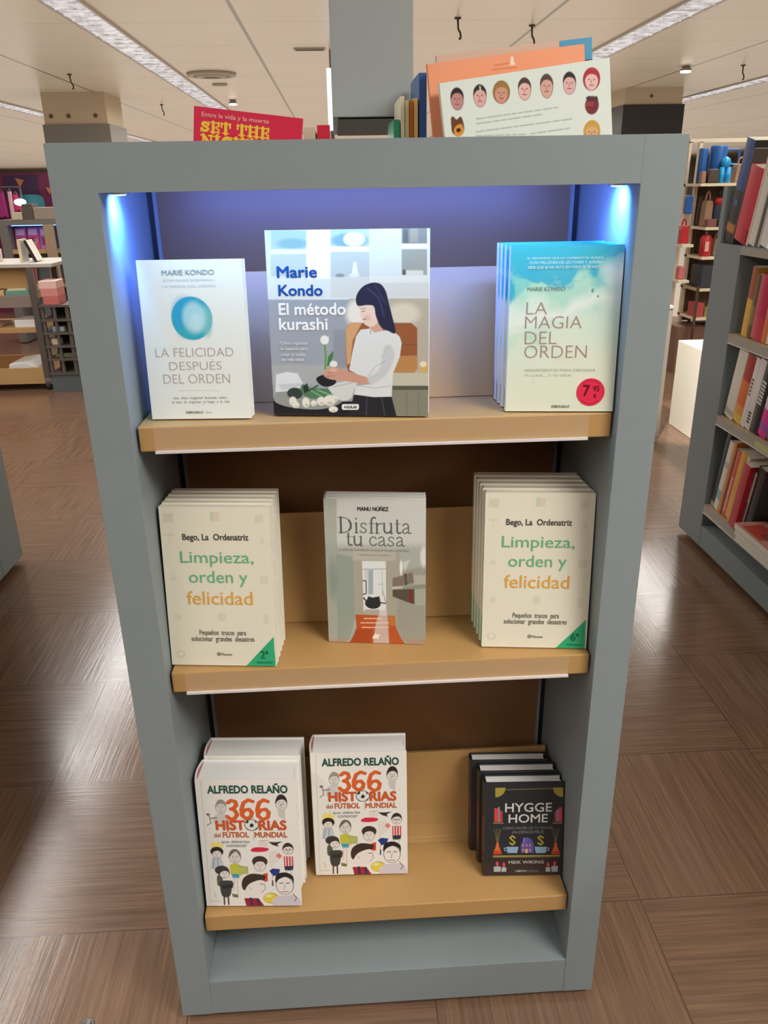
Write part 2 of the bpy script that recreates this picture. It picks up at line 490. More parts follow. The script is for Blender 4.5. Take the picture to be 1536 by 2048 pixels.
# ------------------------------------------------------------------ cover printing
ART = {'fel': (0.126,0.1916,[('E','2aa5c4',(-19,1234),(249.3,257.5),16.4,1),  # shapes and lettering boxes taken from image pixel positions, converted to cover units
('E','1f9fd2',(-103,1310),(147.6,180.4),98.4,0.6),
('E','7fc6bd',(153,1193),(73.8,180.4),49.2,0.75),
('E','2fb0b4',(-42,1065),(147.6,73.8),65.6,0.7),
('E','a9d8e0',(11,1243),(141.1,183.7),73.8,0.95),
('E','c6e4ea',(28,1195),(73.8,98.4),65.6,0.7),
('T','MARIE KONDO','8fa6b2',-331,296,1740,1799,0.3,-0.014),
('T','AUTORA DEL BEST SELLER MUNDIAL','c3ccd8',-332,292,1668,1693,0,-0.014),
('T','LA MAGIA DEL ORDEN','c3ccd8',-339,303,1597,1627,0,-0.016),
('T','LA FELICIDAD','b9aaa4',-503,459,776,884,-0.35,-0.014),
('T','DESPUÉS','b9aaa4',-349,299,614,743,-0.35,-0.012),
('T','DEL ORDEN','b9aaa4',-437,393,448,563,-0.35,-0.012),
('L','b5c2a8',[(-261,356),(253,353)],4.9,4.9,1),
('T','Una  clase  magistral  ilustrada  sobre','8d928a',-335,335,243,284,0,-0.013),
('T','el  arte  de  organizar  el  hogar  y  la  vida','8d928a',-357,366,191,232,0,-0.012),
('T','DEBOLSILLO','6f736a',-191,25,71,99,0.4,-0.009),
('T','clave','b4b8ac',51,128,69,97,0,-0.013)]),'kur': (0.1959,0.2221,[('P','a3a9b4',[(-1105,1440),(1050,1429),(1065,-88),(-1198,-107)],6.4,0,1),
('P','dfe6ea',[(-1052,2335),(1042,2307),(1051,1413),(-1106,1425)],6.4,0,1),
('P','b9ccd2',[(-901,2217),(-479,2211),(-500,1694),(-930,1698)],12.9,0,1),
('E','8fb3bb',(-650,2067),(185.2,61.2),40.2,1),
('P','eef5f5',[(-929,2008),(-472,2004),(-474,1948),(-932,1952)],9.7,0,1),
('P','c3d0da',[(-908,1944),(-490,1940),(-500,1694),(-922,1698)],9.7,0,1),
('P','ffffff',[(-469,2255),(-195,2251),(-213,1662),(-493,1664)],8.0,0,1),
('P','bccbd4',[(-180,2237),(272,2231),(264,1681),(-197,1685)],8.0,0,1),
('E','86a9bd',(38,2096),(217.4,80.5),40.2,1),
('E','eaf4f6',(93,2110),(128.8,83.7),16.1,1),
('P','ffffff',[(-197,2030),(269,2025),(268,1967),(-199,1971)],8.0,0,1),
('P','c4ccd2',[(-183,1965),(268,1961),(264,1681),(-192,1685)],8.0,0,1),
('P','f3f3f3',[(52,1690),(79,1854),(111,1853),(139,1690)],9.7,0,1),
('E','8f9aa2',(-89,1699),(56.4,22.5),12.9,1),
('E','e8ecee',(84,1702),(64.4,22.5),9.7,1),
('P','dde2e8',[(281,2274),(648,2269),(646,1686),(272,1688)],9.7,0,1),
('P','8c8a8c',[(655,2269),(952,2265),(953,2042),(655,2046)],9.7,0,1),
('P','a59c94',[(754,2239),(846,2238),(846,2065),(754,2066)],22.5,0,1),
('P','6d6c70',[(670,2212),(731,2211),(731,2059),(670,2060)],22.5,0,1),
('P','f2f0ee',[(647,2053),(953,2050),(953,1992),(647,1995)],8.0,0,1),
('P','a3a5a3',[(654,1992),(953,1989),(955,1698),(653,1700)],8.0,0,1),
('P','e0ddd6',[(708,1752),(909,1750),(909,1695),(708,1697)],12.9,0,1),
('P','5f605e',[(665,1760),(700,1759),(700,1700),(664,1700)],12.9,0,1),
('P','d8dadb',[(-200,1680),(1017,1671),(1019,1441),(-207,1447)],9.7,0,1),
('P','e6e7e6',[(272,1688),(1017,1683),(1018,1608),(270,1614)],12.9,0,1),
('P','bdb4a4',[(15,1434),(1019,1429),(1027,530),(-7,527)],12.9,0,1),
('E','f4efe6',(169,1250),(193.2,177.1),96.6,0.9),
('E','e5ddcc',(676,1248),(193.2,128.8),96.6,0.8),
('P','b3b5b6',[(-1054,637),(-4,639),(-10,397),(-1068,393)],64.4,0,1),
('P','8d909c',[(-187,1065),(-18,1065),(-30,591),(-201,590)],48.3,0,0.6),
('P','9c5f3c',[(-34,1065),(24,1146),(770,1143),(841,1079),(842,593),(794,537),(-7,535),(-40,639)],9.7,0,1),
('P','d9a878',[(-34,1065),(24,1146),(168,1145),(51,940),(12,655),(-33,639)],22.5,0,1),
('P','c08a54',[(530,743),(842,754),(842,593),(794,537),(513,536)],9.7,0,1),
('L','7d4a2e',[(531,877),(842,884)],8.0,4.8,1),
('P','d9b071',[(866,609),(962,704),(979,497),(883,513)],12.9,0,1),
('E','f3e6c6',(914,648),(41.9,35.4),9.7,1),
('P','c9c5b0',[(480,541),(1059,542),(1060,385),(479,383)],9.7,0,1),
('P','5f5d4c',[(479,380),(1060,382),(1061,329),(478,326)],12.9,0,1),
('P','8c8b78',[(478,326),(1061,329),(1065,-88),(475,-93)],9.7,0,1),
('L','6a6958',[(714,287),(713,-25)],6.4,4.8,1),
('L','6a6958',[(859,288),(860,-23)],6.4,4.8,1),
('P','22232a',[(-1027,229),(-779,164),(51,185),(45,-97),(-1045,-106)],9.7,0,1),
('P','9a9f9c',[(-959,245),(-838,328),(-274,347),(-81,201),(-349,84),(-732,98),(-946,163)],9.7,1,1),
('P','e6e9ee',[(-928,516),(-794,549),(-654,533),(-578,379),(-706,313),(-948,295)],9.7,0,1),
('P','cfd4da',[(-909,394),(-618,411),(-587,375),(-855,312)],16.1,0,1),
('E','3a443f',(-699,280),(99.8,72.4),12.9,1),
('P','55805f',[(-602,395),(-472,346),(-242,331),(-278,233),(-477,215),(-607,280)],12.9,1,1),
('L','7fae84',[(-571,362),(-344,232)],19.3,4.8,1),
('L','3c6448',[(-523,313),(-405,379)],22.5,4.8,1),
('L','8fbf90',[(-407,322),(-211,249)],16.1,4.8,1),
('P','2b3a33',[(-596,362),(-536,411),(-515,314),(-574,280)],9.7,0,1),
('E','efece0',(-728,181),(48.3,58.0),9.7,1),
('E','b8b6a0',(-723,151),(24.2,17.4),9.7,0.7),
('E','efece0',(-694,134),(45.1,41.9),9.7,1),
('E','b8b6a0',(-688,113),(22.5,12.6),9.7,0.7),
('E','efece0',(-562,165),(48.3,64.4),9.7,1),
('E','b8b6a0',(-557,132),(24.2,19.3),9.7,0.7),
('E','efece0',(-463,156),(38.6,38.6),9.7,1),
('E','b8b6a0',(-457,136),(19.3,11.6),9.7,0.7),
('E','efece0',(-365,183),(58.0,54.7),9.7,1),
('E','b8b6a0',(-360,155),(29.0,16.4),9.7,0.7),
('E','efece0',(-259,193),(74.1,67.6),9.7,1),
('E','b8b6a0',(-254,159),(37.0,20.3),9.7,0.7),
('E','efece0',(-216,81),(58.0,38.6),9.7,1),
('E','b8b6a0',(-210,61),(29.0,11.6),9.7,0.7),
('E','efece0',(-187,225),(41.9,48.3),9.7,1),
('E','b8b6a0',(-181,200),(20.9,14.5),9.7,0.7),
('P','dcdedb',[(-274,364),(-75,429),(97,449),(54,332),(2,218),(-130,201)],12.9,1,1),
('L','b4b6b4',[(-208,364),(23,414)],9.7,4.8,1),
('P','26282e',[(-422,464),(-334,513),(-204,494),(-173,413),(-274,364),(-372,388)],9.7,1,1),
('L','6fa258',[(-302,590),(-290,750),(-302,901)],25.8,4.8,1),
('P','4f7f49',[(-282,614),(-262,734),(-194,814),(-200,734),(-245,638)],8.0,0,1),
('E','f4f4ee',(-299,940),(53.1,54.7),8.0,1),
('P','f4f4ee',[(-342,987),(-319,972),(-295,994),(-274,972),(-246,987),(-256,916),(-337,917)],8.0,0,1),
('E','f0efe8',(-196,648),(48.3,38.6),9.7,1),
('P','d3a08a',[(-320,550),(-266,598),(-168,610),(-71,575),(75,535),(261,503),(259,390),(89,414),(-107,442),(-238,458),(-315,493)],9.7,1,1),
('L','a06f5c',[(-268,534),(-169,558)],8.0,4.8,1),
('L','a06f5c',[(-286,493),(-187,502)],8.0,4.8,1),
('E','e2b7a2',(-201,574),(48.3,25.8),12.9,1),
('P','2a2b30',[(53,284),(519,261),(606,-92),(-47,-97)],8.0,0,1),
('L','45464c',[(216,235),(195,-29)],16.1,4.8,1),
('L','45464c',[(396,236),(442,-27)],16.1,4.8,1),
('P','e4e6e6',[(270,1077),(389,1049),(532,1061),(627,978),(651,900),(626,735),(542,536),(523,245),(298,239),(49,270),(75,378),(260,398),(220,487),(107,519),(-2,575),(40,782),(92,987),(150,1065)],8.0,0,1),
('P','c9cdcf',[(451,877),(562,782),(480,544),(317,415),(260,398),(228,487),(367,576)],40.2,1,0.8),
('L','b5b9bc',[(229,495),(319,616),(449,687)],8.0,4.8,1),
('L','bfc3c5',[(96,381),(316,350),(519,383)],9.7,4.8,1),
('L','c5c9cb',[(402,735),(515,877)],12.9,4.8,1),
('P','d8a994',[(239,1126),(375,1172),(421,1056),(325,1025),(254,1080)],9.7,0,1),
('P','f0d5c8',[(111,1342),(330,1372),(367,1203),(351,1142),(294,1098),(231,1108),(187,1145),(175,1188),(156,1204),(147,1242),(135,1262),(151,1288),(130,1319)],8.0,1,1),
('E','e6b9a8',(240,1204),(41.9,35.4),22.5,0.7),
('L','8c3f3c',[(181,1184),(216,1191)],9.7,4.8,1),
('L','4a3a3c',[(167,1278),(202,1284)],8.0,4.8,1),
('L','5a4a4c',[(155,1308),(210,1317)],6.4,4.8,1),
('L','7a5a50',[(274,1057),(269,1010)],6.4,4.8,1),
('P','2c2e48',[(97,1411),(120,1494),(188,1572),(270,1608),(341,1615),(411,1590),(465,1507),(495,1386),(534,1233),(577,1025),(485,1048),(405,1087),(366,1149),(336,1234),(314,1338),(235,1354),(124,1345)],8.0,1,1),
('L','41456a',[(238,1554),(378,1432),(439,1218)],22.5,12.9,0.8),
('L','41456a',[(333,1583),(456,1371)],12.9,9.7,0.8),
('P','f6f6f4',[(-107,135),(-90,148),(96,149),(109,136),(108,93),(95,77),(-92,75),(-108,92)],4.8,0,1),
('T','AGUILAR','4a4c52',-80,86,96,129,0.4,0.006),
('T','Marie','1552a8',-855,-364,1676,1812,0.9,-0.008),
('T','Kondo','1552a8',-846,-303,1465,1597,0.9,-0.007),
('T','El método','fafafc',-854,-28,1237,1383,0.9,-0.005),
('T','kurashi','fafafc',-860,-254,1058,1206,0.9,-0.002),
('T','Cómo organizar','f2f2f6',-856,-508,871,922,0.4,0.0),
('T','tu espacio para','f2f2f6',-854,-516,804,853,0.4,0.0),
('T','crear tu estilo','f2f2f6',-852,-546,743,785,0.4,0.0),
('T','de vida ideal','f2f2f6',-852,-570,683,723,0.4,0.0)]),'mag': (0.134,0.2,[('W',),
('E','5a9a86',(324,1473),(16.0,25.6),9.6,1),
('E','6fae98',(393,1405),(14.4,16.0),9.6,1),
('T','EL FENÓMENO QUE HA CAMBIADO EL MUNDO','d5ecec',-470,431,1838,1871,0,-0.008),
('T','CON MILLONES DE LECTORES Y AHORA','d5ecec',-444,419,1788,1819,0,-0.008),
('T','SERIE QUE SE HA VISTO EN TODO EL MUNDO','d8eeee',-465,400,1724,1764,0.3,-0.007),
('T','MARIE KONDO','84988f',-458,-1,1475,1523,0.1,-0.004),
('T','LA','a58a80',-459,-208,1201,1345,-0.45,0.0),
('T','MAGIA','a58a80',-468,221,1029,1177,-0.45,0.0),
('T','DEL','a58a80',-463,-75,842,992,-0.45,0.0),
('T','ORDEN','a58a80',-464,302,670,824,-0.45,0.003),
('T','HERRAMIENTAS PARA ORDENAR','b3bfa6',-453,423,501,537,0,0.005),
('T','TU CASA... ¡Y TU VIDA!','b3bfa6',-450,132,433,470,0,0.005),
('T','DEBOLSILLO','6f736a',-94,131,48,80,0.4,0.009)]),'begoL': (0.15,0.232,[('P','d3d1bb',[(-695,2231),(-553,2232),(-563,2106),(-706,2105)],15.6,0,0.8),
('P','d3d1bb',[(-662,2211),(-590,2211),(-593,2177),(-665,2176)],9.4,0,0.6),
('P','c9ccb8',[(-52,2250),(14,2250),(5,2125),(-60,2124)],15.6,0,0.8),
('P','e0cdb8',[(13,2242),(74,2242),(67,2125),(5,2125)],15.6,0,0.8),
('P','d3d1bb',[(552,2221),(665,2222),(659,2105),(545,2104)],15.6,0,0.7),
('P','d3d1bb',[(-696,1942),(-561,1943),(-563,1916),(-698,1915)],9.4,0,0.7),
('L','d3d1bb',[(-630,1916),(-638,1820)],15.6,7.8,0.7),
('P','d3d1bb',[(591,1812),(635,1932),(667,1813)],12.5,0,0.6),
('P','d3d1bb',[(-687,1269),(-624,1368),(-561,1270)],12.5,0,0.6),
('P','d3d1bb',[(574,1346),(690,1347),(684,1233),(568,1232)],15.6,0,0.6),
('P','d3d1bb',[(-649,770),(-554,772),(-561,687),(-656,686)],15.6,0,0.5),
('E','d3d1bb',(10,737),(62.4,70.2),15.6,0.6),
('P','d3d1bb',[(598,777),(669,778),(662,644),(592,643)],15.6,0,0.6),
('E','d3d1bb',(-611,162),(65.5,62.4),12.5,0.7),
('E','e9e6d4',(-610,169),(34.3,31.2),12.5,0.8),
('P','2fae78',[(301,-14),(724,451),(734,-13)],4.7,0,1),
('T','Bego, La  Ordenatriz','4e4e46',-455,449,1826,1947,0.9,0.007),
('T','Limpieza,','6db58a',-505,502,1476,1697,0.1,0.008),
('T','orden y','6db58a',-406,405,1185,1417,0.1,0.009),
('T','felicidad','e3a845',-459,458,920,1119,0.1,0.011),
('T','Pequeños  trucos  para','6d6b60',-318,339,442,544,0.4,0.014),
('T','solucionar  grandes  desastres','6d6b60',-440,452,347,449,0.4,0.015),
('E','5f5d54',(-68,174),(28.1,28.1),4.7,1),
('E','d9d6c2',(-68,174),(10.9,10.9),4.7,1),
('T','Planeta','77756a',-32,124,155,193,0.2,0.019),
('T','2ª','12633f',523,639,118,235,0.3,0.017),
('T','EDICIÓN','1c7a50',474,686,42,77,0.3,0.014)]),'begoR': (0.15,0.232,[('P','d3d1bb',[(-695,2231),(-553,2232),(-563,2106),(-706,2105)],15.6,0,0.8),
('P','d3d1bb',[(-662,2211),(-590,2211),(-593,2177),(-665,2176)],9.4,0,0.6),
('P','c9ccb8',[(-52,2250),(14,2250),(5,2125),(-60,2124)],15.6,0,0.8),
('P','e0cdb8',[(13,2242),(74,2242),(67,2125),(5,2125)],15.6,0,0.8),
('P','d3d1bb',[(552,2221),(665,2222),(659,2105),(545,2104)],15.6,0,0.7),
('P','d3d1bb',[(-696,1942),(-561,1943),(-563,1916),(-698,1915)],9.4,0,0.7),
('L','d3d1bb',[(-630,1916),(-638,1820)],15.6,7.8,0.7),
('P','d3d1bb',[(591,1812),(635,1932),(667,1813)],12.5,0,0.6),
('P','d3d1bb',[(-687,1269),(-624,1368),(-561,1270)],12.5,0,0.6),
('P','d3d1bb',[(574,1346),(690,1347),(684,1233),(568,1232)],15.6,0,0.6),
('P','d3d1bb',[(-649,770),(-554,772),(-561,687),(-656,686)],15.6,0,0.5),
('E','d3d1bb',(10,737),(62.4,70.2),15.6,0.6),
('P','d3d1bb',[(598,777),(669,778),(662,644),(592,643)],15.6,0,0.6),
('E','d3d1bb',(-611,162),(65.5,62.4),12.5,0.7),
('E','e9e6d4',(-610,169),(34.3,31.2),12.5,0.8),
('P','2fae78',[(301,-14),(724,451),(734,-13)],4.7,0,1),
('T','Bego, La  Ordenatriz','4e4e46',-455,449,1826,1947,0.9,0.007),
('T','Limpieza,','6db58a',-505,502,1476,1697,0.1,0.008),
('T','orden y','6db58a',-406,405,1185,1417,0.1,0.009),
('T','felicidad','e3a845',-459,458,920,1119,0.1,0.011),
('T','Pequeños  trucos  para','6d6b60',-318,339,442,544,0.4,0.014),
('T','solucionar  grandes  desastres','6d6b60',-440,452,347,449,0.4,0.015),
('E','5f5d54',(-68,174),(28.1,28.1),4.7,1),
('E','d9d6c2',(-68,174),(10.9,10.9),4.7,1),
('T','Planeta','77756a',-32,124,155,193,0.2,0.019),
('T','6ª','12633f',523,639,118,235,0.3,0.017),
('T','EDICIÓN','1c7a50',474,686,42,77,0.3,0.014)]),'disf': (0.1426,0.2229,[('P','c9cdc7',[(-819,2379),(811,2400),(829,-60),(-921,-115)],5.2,0,1),
('P','d7dad5',[(-821,2313),(811,2335),(817,1582),(-853,1550)],156.0,0,1),
('P','b4bab2',[(-854,1522),(817,1555),(829,-60),(-921,-115)],156.0,0,1),
('P','9aa79c',[(-570,1416),(-309,1365),(-306,415),(-397,53),(-590,-44)],52.0,0,1),
('P','a9b0a4',[(-821,2313),(-529,2277),(-578,-104),(-921,-115)],39.0,0,0.8),
('L','8d978c',[(-549,1556),(-574,-43)],7.8,10.4,0.7),
('E','7e9086',(-623,1004),(65.0,299.0),78.0,0.6),
('P','b0ae9e',[(-308,1435),(354,1449),(309,432),(-306,415)],15.6,0,1),
('P','c4c2b4',[(-319,1519),(290,1531),(289,1322),(-324,1309)],39.0,0,0.8),
('P','9c9a8a',[(353,1168),(742,1247),(749,-2),(413,-12),(287,254),(295,461)],52.0,0,0.7),
('P','e9eeee',[(-193,1305),(148,1312),(142,309),(54,306),(50,513),(-184,507)],7.8,0,1),
('P','a8babd',[(-104,1172),(-36,1174),(-43,788),(-112,786)],18.2,0,1),
('P','d2dede',[(-157,1178),(-104,1180),(-107,1016),(-160,1015)],10.4,0,1),
('L','9fb0b4',[(92,1163),(93,762)],7.8,3.9,1),
('L','9fb0b4',[(30,948),(142,957)],6.5,3.9,1),
('L','3c4648',[(-187,1000),(-140,1001),(-141,800),(-191,784)],15.6,3.9,1),
('L','a0aaa8',[(-183,1178),(144,1192)],10.4,3.9,1),
('E','2a3032',(-48,642),(114.4,85.8),7.8,1),
('P','2a3032',[(-112,757),(-46,737),(47,761),(65,660),(-154,654)],7.8,0,1),
('L','2a3032',[(-179,726),(-127,655)],20.8,3.9,1),
('L','2a3032',[(59,659),(138,647)],18.2,3.9,1),
('L','3c4446',[(101,849),(138,662)],6.5,3.9,1),
('P','b9b4ac',[(-170,544),(44,549),(43,469),(-171,463)],10.4,0,1),
('P','857a6e',[(241,1053),(372,1091),(522,1155),(550,989),(378,935),(240,921)],7.8,0,1),
('L','5b5148',[(424,1114),(437,957)],28.6,3.9,1),
('P','c5c6b8',[(548,1102),(756,1107),(756,965),(548,960)],26.0,0,0.6),
('P','8f9a86',[(378,906),(756,972),(757,901),(377,877)],6.5,0,1),
('L','d3cec2',[(240,895),(378,910)],23.4,3.9,1),
('P','5d5648',[(239,869),(554,889),(558,643),(455,677),(242,759)],7.8,0,1),
('P','8c2f28',[(476,870),(519,876),(528,664),(488,671)],6.5,0,1),
('P','adb4a6',[(561,889),(757,894),(758,634),(561,629)],7.8,0,1),
('E','f6f6f0',(366,1211),(20.8,117.0),10.4,1),
('P','e0e2da',[(380,1296),(496,1340),(418,1156)],26.0,0,0.7),
('E','f0f1ee',(690,1386),(52.0,156.0),39.0,0.8),
('P','bf5a2c',[(-308,459),(56,454),(275,453),(287,254),(360,91),(440,-42),(-448,-70),(-341,115),(-297,237)],7.8,0,1),
('P','a8441f',[(-311,221),(-68,228),(-87,-58),(-413,-69)],39.0,0,0.7),
('P','c9823f',[(162,450),(275,449),(281,283),(174,295)],18.2,0,0.8),
('P','d8cfc8',[(57,543),(157,545),(184,-50),(-60,-57),(-13,304)],26.0,0,0.75),
('P','c08a78',[(-915,37),(-424,52),(-428,-99),(-921,-115)],52.0,0,0.5),
('P','c08a78',[(440,79),(828,91),(829,-60),(440,-72)],52.0,0,0.5),
('L','ffd9c0',[(-179,396),(-128,398)],18.2,5.2,0.8),
('L','ffd9c0',[(-110,398),(-59,399)],18.2,5.2,0.8),
('L','ffd9c0',[(-40,400),(11,401)],18.2,5.2,0.8),
('L','ffd9c0',[(30,402),(68,403)],18.2,5.2,0.8),
('L','ffd9c0',[(-228,325),(-177,326)],18.2,5.2,0.8),
('L','ffd9c0',[(-158,327),(-107,328)],18.2,5.2,0.8),
('L','ffd9c0',[(-88,329),(-37,330)],18.2,5.2,0.8),
('L','ffd9c0',[(-18,331),(33,332)],18.2,5.2,0.8),
('L','ffd9c0',[(51,333),(102,334)],18.2,5.2,0.8),
('L','ffd9c0',[(121,335),(172,336)],18.2,5.2,0.8),
('L','ffd9c0',[(-209,251),(-158,253)],18.2,5.2,0.8),
('L','ffd9c0',[(-139,253),(-88,255)],18.2,5.2,0.8),
('L','ffd9c0',[(-69,255),(-18,257)],18.2,5.2,0.8),
('L','ffd9c0',[(1,257),(52,259)],18.2,5.2,0.8),
('L','ffd9c0',[(70,259),(121,261)],18.2,5.2,0.8),
('L','ffd9c0',[(140,261),(174,262)],18.2,5.2,0.8),
('P','fbeee6',[(-57,109),(-16,163),(4,141),(45,149),(23,66),(-17,80),(-58,64)],6.5,0,1),
('T','MANU NÚÑEZ','2a2c2a',-240,196,2065,2140,1.0,0.016),
('L','5f6762',[(-480,1732),(-480,1965)],31.0,4,1),
('L','5f6762',[(-515,1736),(-433,1736)],13.9,4,1),
('L','5f6762',[(-515,1961),(-433,1961)],13.9,4,1),
('L','5f6762',[(-480,1961),(-424,1958),(-368,1931),(-337,1880),(-333,1848),(-337,1809),(-368,1763),(-424,1739),(-480,1736)],13.9,4,1),
('L','5f6762',[(-364,1919),(-342,1880),(-339,1848),(-342,1809),(-364,1775)],31.0,4,1),
('L','5f6762',[(-262,1732),(-262,1883)],25.3,4,1),
('L','5f6762',[(-289,1735),(-233,1735)],9.8,4,1),
('L','5f6762',[(-286,1875),(-262,1880)],9.8,4,1),
('L','5f6762',[(-262,1944),(-262,1945)],27.8,4,1),
('L','5f6762',[(-122,1856),(-139,1878),(-173,1881),(-197,1859),(-190,1828),(-145,1803),(-122,1778),(-132,1747),(-168,1736),(-202,1747),(-209,1769)],16.3,4,1),
('L','5f6762',[(8,1958),(-9,1970),(-34,1959),(-50,1919),(-50,1732)],25.3,4,1),
('L','5f6762',[(-84,1878),(-4,1878)],9.8,4,1),
('L','5f6762',[(-84,1735),(-16,1735)],9.8,4,1),
('L','5f6762',[(29,1732),(29,1883)],25.3,4,1),
('L','5f6762',[(0,1735),(63,1735)],9.8,4,1),
('L','5f6762',[(1,1875),(29,1880)],9.8,4,1),
('L','5f6762',[(32,1841),(56,1872),(77,1880),(94,1872)],16.3,4,1),
('L','5f6762',[(131,1883),(131,1778),(145,1747),(174,1738),(203,1747),(227,1775)],25.3,4,1),
('L','5f6762',[(230,1883),(230,1732)],25.3,4,1),
('L','5f6762',[(102,1880),(131,1880)],9.8,4,1),
('L','5f6762',[(200,1880),(230,1880)],9.8,4,1),
('L','5f6762',[(230,1735),(259,1736)],9.8,4,1),
('L','5f6762',[(314,1931),(314,1766),(326,1741),(347,1738),(364,1747)],25.3,4,1),
('L','5f6762',[(282,1878),(360,1878)],9.8,4,1),
('L','5f6762',[(394,1853),(412,1876),(442,1881),(468,1862),(471,1825),(471,1753),(483,1738),(507,1742)],18.0,4,1),
('L','5f6762',[(471,1825),(432,1809),(398,1788),(389,1760),(408,1738),(439,1742),(468,1766)],16.3,4,1),
('L','5f6762',[(-379,1725),(-379,1571),(-367,1548),(-348,1545),(-332,1554)],23.7,4,1),
('L','5f6762',[(-409,1676),(-335,1676)],9.2,4,1),
('L','5f6762',[(-293,1680),(-293,1583),(-281,1554),(-253,1545),(-226,1554),(-203,1580)],23.7,4,1),
('L','5f6762',[(-200,1680),(-200,1539)],23.7,4,1),
('L','5f6762',[(-321,1677),(-293,1677)],9.2,4,1),
('L','5f6762',[(-229,1677),(-200,1677)],9.2,4,1),
('L','5f6762',[(-200,1542),(-173,1543)],9.2,4,1),
('L','5f6762',[(15,1649),(-1,1673),(-30,1678),(-62,1658),(-76,1612),(-62,1564),(-30,1545),(-1,1552),(20,1574)],16.8,4,1),
('L','5f6762',[(54,1652),(70,1674),(99,1678),(123,1661),(126,1626),(126,1559),(137,1545),(160,1549)],16.8,4,1),
('L','5f6762',[(126,1626),(89,1612),(57,1591),(49,1565),(67,1545),(95,1549),(123,1571)],15.3,4,1),
('L','5f6762',[(263,1655),(247,1676),(214,1678),(192,1658),(198,1629),(240,1606),(263,1583),(253,1554),(219,1543),(187,1554),(181,1574)],15.3,4,1),
('L','5f6762',[(308,1652),(324,1674),(353,1678),(377,1661),(380,1626),(380,1559),(391,1545),(414,1549)],16.8,4,1),
('L','5f6762',[(380,1626),(343,1612),(311,1591),(303,1565),(320,1545),(349,1549),(377,1571)],15.3,4,1),
('T','EL ARTE DE CONVERTIR TU HOGAR EN UN LUGAR FELIZ','8f958e',-516,484,1458,1494,0,0.02),
('T','Y EN ARMONÍA CONTIGO','9a9f98',-243,225,1391,1419,0,0.021)]),'h366': (0.1558,0.24,[('L','d3d1cc',[(-687,2375),(-712,-1)],10.0,7.5,1),
('T','ALFREDO RELAÑO','1d5246',-596,654,2144,2328,1.3,-0.006),
('P','d5d2ce',[(-544,1659),(-486,1775),(-339,1774),(-312,1629),(-383,1512),(-526,1572)],10.0,1,1),
('E','4a4642',(-409,1890),(85.9,110.8),7.5,1),
('E','dedad6',(-409,1890),(79.7,104.6),7.5,1),
('P','9a9692',[(-497,1884),(-483,1962),(-437,2028),(-375,2031),(-328,1974),(-321,1883),(-347,1931),(-388,1956),(-452,1938)],7.5,1,1),
('E','2e2a28',(-438,1892),(7.2,5.6),5.0,1),
('E','2e2a28',(-379,1892),(7.2,5.6),5.0,1),
('L','3a3431',[(-446,1910),(-423,1914)],6.2,5.0,1),
('L','3a3431',[(-391,1914),(-368,1910)],6.2,5.0,1),
('L','8a7a70',[(-409,1890),(-419,1853),(-405,1851)],6.2,5.0,1),
('L','7a4540',[(-437,1823),(-414,1817),(-390,1823)],7.5,5.0,1),
('L','77736f',[(-609,1776),(-586,1601),(-651,1558)],14.9,7.5,1),
('E','77736f',(-620,1761),(29.9,24.9),7.5,1),
('L','8a8682',[(-579,1688),(-492,1702)],24.9,7.5,1),
('E','4a4642',(542,1955),(90.9,125.7),7.5,1),
('E','e3dfda',(542,1955),(84.7,119.5),7.5,1),
('P','2e2c2a',[(449,1949),(462,2038),(509,2113),(575,2117),(626,2051),(634,1948),(607,2003),(563,2031),(495,2010)],7.5,1,1),
('E','2e2a28',(511,1958),(7.6,5.9),5.0,1),
('E','2e2a28',(574,1958),(7.6,5.9),5.0,1),
('L','3a3431',[(502,1979),(527,1983)],6.2,5.0,1),
('L','3a3431',[(560,1983),(585,1978)],6.2,5.0,1),
('L','8a7a70',[(542,1955),(531,1914),(546,1911)],6.2,5.0,1),
('L','7a4540',[(513,1880),(538,1873),(563,1879)],7.5,5.0,1),
('P','d0ccc6',[(474,1826),(597,1840),(587,1652),(492,1711)],10.0,0,1),
('L','55504c',[(503,1918),(533,1918),(544,1941),(577,1924)],7.5,7.5,1),
('L','b8481c',[(-290,1975),(-238,2018),(-176,1997),(-161,1928),(-204,1877),(-249,1860),(-187,1831),(-158,1755),(-208,1677),(-272,1675),(-318,1722)],59.8,7.5,1),
('L','b8481c',[(98,1995),(31,2024),(-46,1973),(-86,1844),(-81,1738),(-21,1679),(55,1714),(75,1794),(32,1852),(-35,1841),(-78,1784)],59.8,7.5,1),
('L','b8481c',[(334,1994),(270,2023),(199,1972),(161,1843),(169,1727),(239,1660),(320,1700),(340,1793),(294,1851),(220,1840),(172,1776)],59.8,7.5,1),
('L','e0642c',[(-300,1975),(-248,2018),(-186,1997),(-171,1928),(-214,1877),(-259,1860),(-197,1831),(-168,1755),(-218,1678),(-282,1675),(-328,1722)],54.8,7.5,1),
('L','e0642c',[(88,1995),(21,2024),(-55,1973),(-96,1844),(-91,1738),(-31,1679),(45,1714),(65,1794),(22,1852),(-45,1841),(-88,1784)],54.8,7.5,1),
('L','e0642c',[(324,1994),(260,2023),(189,1972),(152,1843),(159,1727),(229,1660),(310,1700),(330,1793),(284,1851),(210,1840),(162,1777)],54.8,7.5,1),
('T','HIST','cf5c2e',-515,-46,1465,1658,1.7,-0.006),
('T','RIAS','cf5c2e',164,607,1461,1653,1.7,-0.007),
('E','26302c',(53,1562),(114.5,109.6),7.5,1),
('E','e6e8e2',(53,1562),(102.1,97.1),7.5,1),
('P','1f2a26',[(21,1563),(55,1597),(90,1568),(72,1521),(28,1522)],7.5,0,1),
('P','1f2a26',[(-35,1612),(2,1656),(15,1621),(-17,1586)],7.5,0,1),
('P','1f2a26',[(108,1655),(143,1620),(116,1591)],7.5,0,1),
